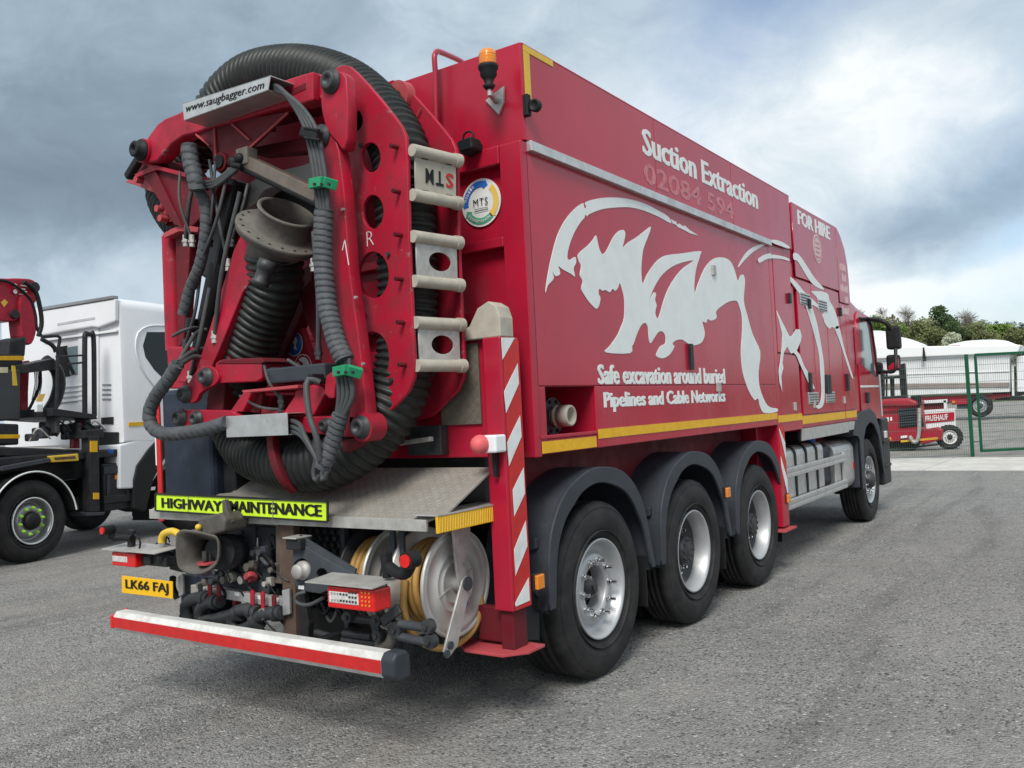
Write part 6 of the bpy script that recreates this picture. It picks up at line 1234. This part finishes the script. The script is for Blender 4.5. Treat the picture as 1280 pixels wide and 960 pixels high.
q = fat(1145, 495, -.4); M1('filter_housing', MB().cyl(q, q + V((0, 0, -.25)), .13, seg=20).tube([q + V((0, 0, -.2)), q + V((.03, 0, -.5)), q + V((.10, 0, -.85))], .075, 12), RUB, .02)
mpx('side_arm', [(1150, 546), (1152, 537), (1172, 534), (1178, 538), (1176, 550), (1152, 556)], -.35, .3, REDA, .03); mpx('tape_strip', [(1126, 550.5), (1172, 546.5), (1172, 549), (1126, 553)], -.56, .01, YEL, 0)
mpx('tape_strip', [(1126, 545), (1134, 544), (1134, 547), (1126, 548)], -.56, .01, WHT, 0)
M1('chain_bundle', MB().tube([fat(1149, 510, -.6), fat(1149, 535, -.62), fat(1147, 550, -.62), fat(1142, 553, -.62), fat(1137, 545, -.62)], .05, 8, step=.06), STEEL)
mpx('tail_lamp', [(1107, 522), (1111, 521.5), (1111, 527), (1107, 527.5)], -.52, .02, WHT, .004); mpx('tail_lamp', [(1112.5, 521.5), (1115, 521.5), (1115, 526), (1112.5, 526)], -.52, .02, WHT, .004); mpx('tail_lamp', [(1109, 547), (1114, 546.5), (1114, 551), (1109, 551.5)], -.52, .02, AMBER, .004)
mpx('underframe', [(1103, 553), (1150, 552), (1142, 562), (1136, 566), (1120, 560), (1104, 562)], -.3, .5, BLK, .02); mpx('stabiliser_bar', [(1104, 561), (1172, 555), (1172, 557), (1104, 564)], -.35, .1, BLK, .005)
fw_ = wheel(M_, fat(1187.5, 546.5, 0) - fo, 1, 'front', TYRE, mat('white_wheel', (.7, .7, .68), .4, 0, .06), RUB, CHROME, scale=.62); fw_.rotation_euler = (0, 0, math.radians(-70)); 
lug_ = MB()
for i in range(22):
    t = 2 * math.pi * i / 22; c_ = V((-.14, .52 * math.cos(t), .52 * math.sin(t))); e_t = V((0, -math.sin(t), math.cos(t))); r_ = V((0, math.cos(t), math.sin(t)))
    for s in (1, -1): lug_.beam(c_ + V((.13 * (s > 0) - .13 * (s < 0), 0, 0)), c_ + e_t * .06, .05, .05, r_)
part('tread_lugs', lug_, TYRE, fw_)
mpx('mast', [(1100, 500), (1100, 462), (1104, 462), (1104, 500)], .9, .25, RUB, .01); mpx('mast', [(1126, 498), (1123, 456), (1130, 454), (1133, 498)], .9, .25, RUB, .01); mpx('mast_chain', [(1107, 498), (1107, 464), (1109, 464), (1109, 498)], .95, .05, RUB, 0); mpx('mast', [(1113, 498), (1112, 470), (1117, 470), (1118, 498)], 1.0, .08, BLK, .01)
mpx('mast_crossbar', [(1100, 471), (1132, 469), (1132, 472.5), (1100, 474.5)], .85, .1, BLK, .01); mpx('mast_crossbar', [(1100, 496), (1132, 494), (1132, 498), (1100, 500)], .85, .1, BLK, .01)
# tail board with the maker lettering, white frames
Q = thing('trailer_tailboard', 'low red and white trailer tail frame with white lettering behind the forklift', 'trailer', at(1175, 560, z=0) + V((0, 1.5, 0)))
qo = Q.location.copy(); 
def qx(name, px, d, th, m, bv=.008, par=None):
    mb = MB().prism([at(*p, y=qo.y + d) for p in px], (0, th, 0))
    for i, v in enumerate(mb.v): mb.v[i] = tuple(V(v) - qo)
    return part(name, mb, m, par or Q, bv)
qx('lettering_panel', [(1150, 513), (1194, 510.5), (1195, 544), (1150, 546)], 0, .06, WTAPE); rb = qx('red_panel', [(1150, 518), (1193, 515), (1193, 526), (1150, 530)], -.02, .02, REDP)
a = at(1157, 527, y=qo.y - .025); b = at(1185, 524.5, y=qo.y - .025); text('lettering', 'FRUEHAUF', a - qo, b - a, (0, 0, 1), (b - a).length, .17, WHT, rb, bold=.02)
qx('white_rail', [(1150, 501), (1184, 499), (1184, 503), (1150, 505)], 0, .06, WTAPE); qx('white_post', [(1179, 500), (1183, 500), (1184, 512), (1180, 512)], 0, .06, WTAPE); qx('frame_leg', [(1188, 545), (1193, 544.5), (1194, 556), (1189, 556.5)], 0, .06, CHAS); qx('frame_leg', [(1152, 546), (1156, 546), (1156, 558), (1152, 558)], 0, .06, CHAS)
qx('red_beam', [(1150, 503), (1179, 501), (1179, 511), (1150, 513)], .1, .1, REDD)
# big tipper trailer with white sheet cover
ty = 46.0; to = at(1225, 519.5, y=ty); to = V((to.x, ty, 0))
W_ = thing('tipper_trailer', 'long grey aluminium tipper trailer with white sheeted top on a red chassis', 'trailer', to)
def wx(name, px, d, th, m, bv=.02, par=None):
    mb = MB().prism([at(*p, y=ty + d) for p in px], (0, th, 0))
    for i, v in enumerate(mb.v): mb.v[i] = tuple(V(v) - to)
    return part(name, mb, m, par or W_, bv)
TPA = mat('pale_tipper_side', (.68, .69, .69), .4, .1, .06, 2, dirt=.2, dcol=(.4, .39, .37)); SHT = mat('white_cover_sheet', (.74, .76, .76), .5, 0, .03, 1)
wx('body_side', [(1080, 447), (1262, 442), (1262, 490), (1080, 496)], 0, 2.4, TPA); wx('side_ridge', [(1080, 468), (1262, 463), (1262, 465), (1080, 470)], -.05, .05, TPA); wx('side_band', [(1080, 480), (1262, 478), (1262, 484), (1080, 487)], -.06, .06, mat('brown_side_band', (.26, .22, .20), .6, 0, .15, 1))
wx('top_rail', [(1080, 434), (1276, 431), (1272, 441), (1080, 449)], -.25, 2.9, SHT, .05); wx('red_edge', [(1155, 433.2), (1200, 431.5), (1200, 434), (1155, 435)], -.2, .1, RED, 0)
wx('cover_hump', smooth([(1188, 433), (1198, 428), (1215, 425.5), (1240, 424.5), (1258, 426), (1268, 430), (1275, 433)], 4), 0, 2.4, SHT, .05); wx('cover_hump', smooth([(1083, 436), (1089, 418), (1103, 417), (1120, 420), (1135, 424), (1150, 433)], 4), .6, 2.0, SHT, .05)
wx('sheet_seam', [(1153.5, 434), (1155, 434), (1158, 451), (1153, 452)], -.30, .04, BLK, 0)
wx('chassis_beam', [(1135, 497), (1262, 492), (1262, 496), (1230, 501), (1135, 503)], .3, 1.8, RED, .02); wx('red_leg', [(1186, 500), (1214, 498), (1214, 505), (1190, 506)], .2, .4, RED)
for px in (1225,):
    q = at(px, 507.5, y=ty); wheel(W_, V((q.x, ty, q.z)) - to, 1, 'front', scale=1.1).rotation_euler = (0, 0, math.radians(-90))
wx('landing_gear', [(1196, 503), (1212, 503), (1212, 511), (1196, 511)], .3, .4, CHAS); wx('red_light', [(1190, 501), (1194, 501), (1194, 504), (1190, 504)], .1, .05, AMBER, 0)
Z_ = thing('tractor_unit', 'white and blue tractor unit seen through the gate at the right edge', 'truck', at(1270, 519, y=ty + .5).xy.to_3d())
zo = Z_.location.copy()
def zx(name, px, d, th, m, bv=.02):
    mb = MB().prism([at(*p, y=zo.y + d) for p in px], (0, th, 0))
    for i, v in enumerate(mb.v): mb.v[i] = tuple(V(v) - zo)
    return part(name, mb, m, Z_, bv)
zx('cab', [(1270, 445), (1310, 443), (1310, 496), (1271, 497)], 0, 2.3, WPAINT, .08); zx('air_tanks', [(1243, 484), (1250, 476), (1268, 478), (1268, 492), (1244, 492)], 0, .6, NAVY, .03); zx('suzi_coil', [(1252, 476), (1262, 473), (1263, 484), (1254, 486)], -.1, .2, PINK, .03)
zx('chassis', [(1240, 490), (1310, 488), (1310, 500), (1244, 500)], 0, .8, BLK, .02); zx('white_post', [(1264, 455), (1267, 455), (1268, 495), (1265, 495)], -.1, .1, WTAPE); zx('deflector', [(1250, 448), (1252, 447), (1270, 456), (1269, 458)], -.1, .1, STEEL, 0)
for px in (1300,):
    q = at(px, 506, y=zo.y); wheel(Z_, V((q.x, zo.y, q.z)) - zo, 1, 'front', scale=1.0).rotation_euler = (0, 0, math.radians(-90))
# a second sheeted trailer behind the mirrors
Y_ = thing('sheeted_trailer', 'white sheeted trailer partly hidden behind the red cab mirrors', 'trailer', at(1100, 519, y=ty + 8).xy.to_3d()); yo = Y_.location.copy()
for nm, px in (('body_side', [(1060, 432), (1130, 430), (1130, 500), (1060, 505)]), ('cover_hump', smooth([(1062, 432), (1066, 421), (1085, 414), (1105, 414), (1114, 420), (1128, 431)], 4))):
    mb = MB().prism([at(*p, y=yo.y) for p in px], (0, 2.4, 0))
    for i, v in enumerate(mb.v): mb.v[i] = tuple(V(v) - yo)
    part(nm, mb, SHT, Y_, .03)
# ================================================================= wooded hill beyond
def woodland():
    rnd = random.Random(5); mb = MB()
    for px in range(1060, 1420, 5):
        for k_ in range(6):
            d = rnd.uniform(150, 175); top = at(px, (398 if px < 1218 else 411) + 3 * math.sin(px * .09) + rnd.uniform(0, 7), y=d); c = V((top.x, d, top.z - 1.6 - 1.9 * k_ * .8)); r = rnd.uniform(1.6, 2.4)
            for i in range(150):
                v = V((rnd.gauss(0, 1), rnd.gauss(0, 1), rnd.gauss(.1, 1))).normalized() * r * rnd.random() ** .35; p = c + v; s = rnd.uniform(.12, .34)
                a = V((rnd.gauss(0, 1), rnd.gauss(0, 1), rnd.gauss(0, 1))).normalized() * s; b = a.orthogonal() * .7
                mb.add([p - a - b * .3, p + b, p + a, p - b * .8], [(0, 1, 2, 3)])
    o = part('woodland', mb, mat('mixed_spring_leaves', (.13, .145, .065), .85, 0, .5, .35, dirt=.3, dcol=(.17, .15, .11), dscale=.25), None, kind='stuff'); tag(o, 'mass of mixed woodland filling the slope behind the separate trees', 'woodland')
woodland()
hill = MB(); gx, gy = 40, 14; hv = []
HX0, HX1, HY0, HY1 = -420, 160, 95, 520
for j in range(gy + 1):
    for i in range(gx + 1):
        x = HX0 + (HX1 - HX0) * i / gx; y = HY0 + (HY1 - HY0) * j / gy; hv.append((x, y, -1 + 17 * (j / gy) ** .9 + 2 * noise.noise(V((x * .012, y * .012, 0))) * min(1, j / 3)))
hill.add(hv, [(j * (gx + 1) + i, j * (gx + 1) + i + 1, (j + 1) * (gx + 1) + i + 1, (j + 1) * (gx + 1) + i) for j in range(gy) for i in range(gx)], True)
part('hill', hill, mat('hill_grass', (.05, .075, .025), .95, 0, .35, .15, dirt=.4, dcol=(.09, .075, .045), dscale=.1), None, kind='structure')
LEAF = [mat('dark_leaves', (.05, .085, .03), .8, 0, .45, 1.2), mat('fresh_green_leaves', (.13, .20, .045), .8, 0, .4, 1.2), mat('olive_leaves', (.125, .14, .06), .85, 0, .4, 1.2), mat('grey_twigs', (.17, .155, .13), .9, 0, .35, 1.5), mat('white_blossom', (.42, .46, .33), .8, 0, .3, 1.5), mat('distant_leaves', (.05, .07, .055), .9, 0, .4, .6)]
BARK = mat('bark', (.07, .06, .05), .9, 0, .3, 6)
def tree(px, ytop, ybase, dep, wpx, kind, label, n=900, group='trees on the wooded slope'):
    c = at(px, ybase, y=dep); top = at(px, ytop, y=dep).z; wr = (at(px + wpx / 2, ybase, y=dep) - c).length
    base = V((c.x, dep, c.z)); h = top - c.z; t = thing('tree', label, 'tree', base, 0, group)
    rnd = random.Random(int(px * 7 + dep)); 
    trunk = MB().cyl((0, 0, -1), (0, 0, h * .5), max(.12, h * .025), h * .012, seg=8, cap=False)
    lobes = []
    for i in range(9):
        wr_ = wr * 1.25; a = i * 2.4 + rnd.random(); r = wr * .85 * math.sqrt(rnd.random()); z = h * (.14 + .66 * ((i * 5) % 9) / 8) * rnd.uniform(.9, 1.1); lobes.append((V((r * math.cos(a) * (1.25 - .6 * z / h), r * math.sin(a) * .8, z)), wr * rnd.uniform(.48, .68) * (1.15 - .30 * z / h)))
    for c_, r in lobes: 
        trunk.beam(V((0, 0, h * .22)), c_, h * .014, h * .014, (1, 0, 0), h * .006, h * .006)
        if kind == 3:
            for k_ in range(14):
                d = V((rnd.gauss(0, 1), rnd.gauss(0, 1), rnd.gauss(.6, .8))).normalized(); trunk.beam(c_, c_ + d * r * 1.2, .05, .05, (1, 0, 0), .02, .02)
    part('trunk', trunk, BARK if kind != 3 else LEAF[3], t)
    cr = MB(); s0 = wr * (.085 if kind != 3 else .07)
    for i in range(n):
        c_, r = lobes[i % 9]; d = V((rnd.gauss(0, 1), rnd.gauss(0, 1), rnd.gauss(.15, 1))).normalized(); p = c_ + d * r * (rnd.random() ** .4) * rnd.uniform(.75, 1.15)
        p.z = min(h, max(h * .08, p.z)); s = s0 * rnd.uniform(.5, 1.3)
        a = V((rnd.gauss(0, 1), rnd.gauss(0, 1), rnd.gauss(0, 1))).normalized() * s; b = a.orthogonal().normalized() * s * .7
        if kind == 3: b *= .10; a *= 2.6
        cr.add([p - a - b * .3, p + b, p + a, p - b * .8], [(0, 1, 2, 3)])
    part('crown', cr, LEAF[kind], t, kind='stuff')
    return t
TL = [(1075, 378, 452, 120, 26, 3, 'bare twiggy tree rising just right of the red cab roof'), (1098, 386, 455, 112, 30, 1, 'light green bush tree behind the black mirror'),
 (1112, 381, 452, 125, 30, 3, 'bare grey tree above the mirror'), (1134, 382, 455, 122, 36, 3, 'wide bare grey tree left of the dark green one'), (1122, 398, 456, 108, 34, 1, 'fresh green rounded tree right of the mirror'),
 (1150, 402, 456, 105, 40, 2, 'olive bushy tree behind the trailer seam'), (1180, 383, 452, 118, 46, 0, 'tallest dark green tree in the middle of the slope'), (1208, 382, 450, 130, 40, 3, 'grey twiggy tree right of the tallest dark tree'),
 (1168, 404, 456, 100, 40, 2, 'olive tree below the tallest dark tree'), (1216, 400, 452, 112, 38, 2, 'brownish olive tree near the small white house'), (1196, 402, 455, 108, 30, 0, 'dark bush between the tall tree and the white blossom'),
 (1190, 416, 440, 92, 26, 4, 'pale blossoming bush above the trailer cover'), (1245, 408, 445, 120, 60, 1, 'broad green bush on the slope right of the house'), (1272, 410, 445, 118, 40, 2, 'olive bush at the right edge of the photo'), (1235, 414, 445, 105, 40, 2, 'low olive hedge tree behind the white cover'),
 (1306, 400, 445, 130, 50, 2, 'olive tree beyond the right edge'),
 (1230, 399, 425, 330, 22, 5, 'round dark tree left on the far skyline'), (1247, 401, 425, 340, 18, 5, 'second round tree on the far skyline'), (1262, 401, 425, 345, 20, 5, 'third round tree on the far skyline'), (1278, 402, 425, 350, 20, 5, 'last round tree on the far skyline at the edge')]
for a in TL: tree(*a, n=5200 if a[3] < 200 else 1200)
hc = at(1225, 411, y=150); H_ = thing('house', 'small white house among the trees on the slope', 'house', (hc.x, 150, hc.z))
part('wall', MB().box((-.5, -1, 0), (.5, 1, .9)), WPAINT, H_); part('roof', MB().prism([(-.55, -1.1, .9), (.55, -1.1, .9), (0, -1.1, 1.25)], (0, 2.2, 0)), STEEL, H_)
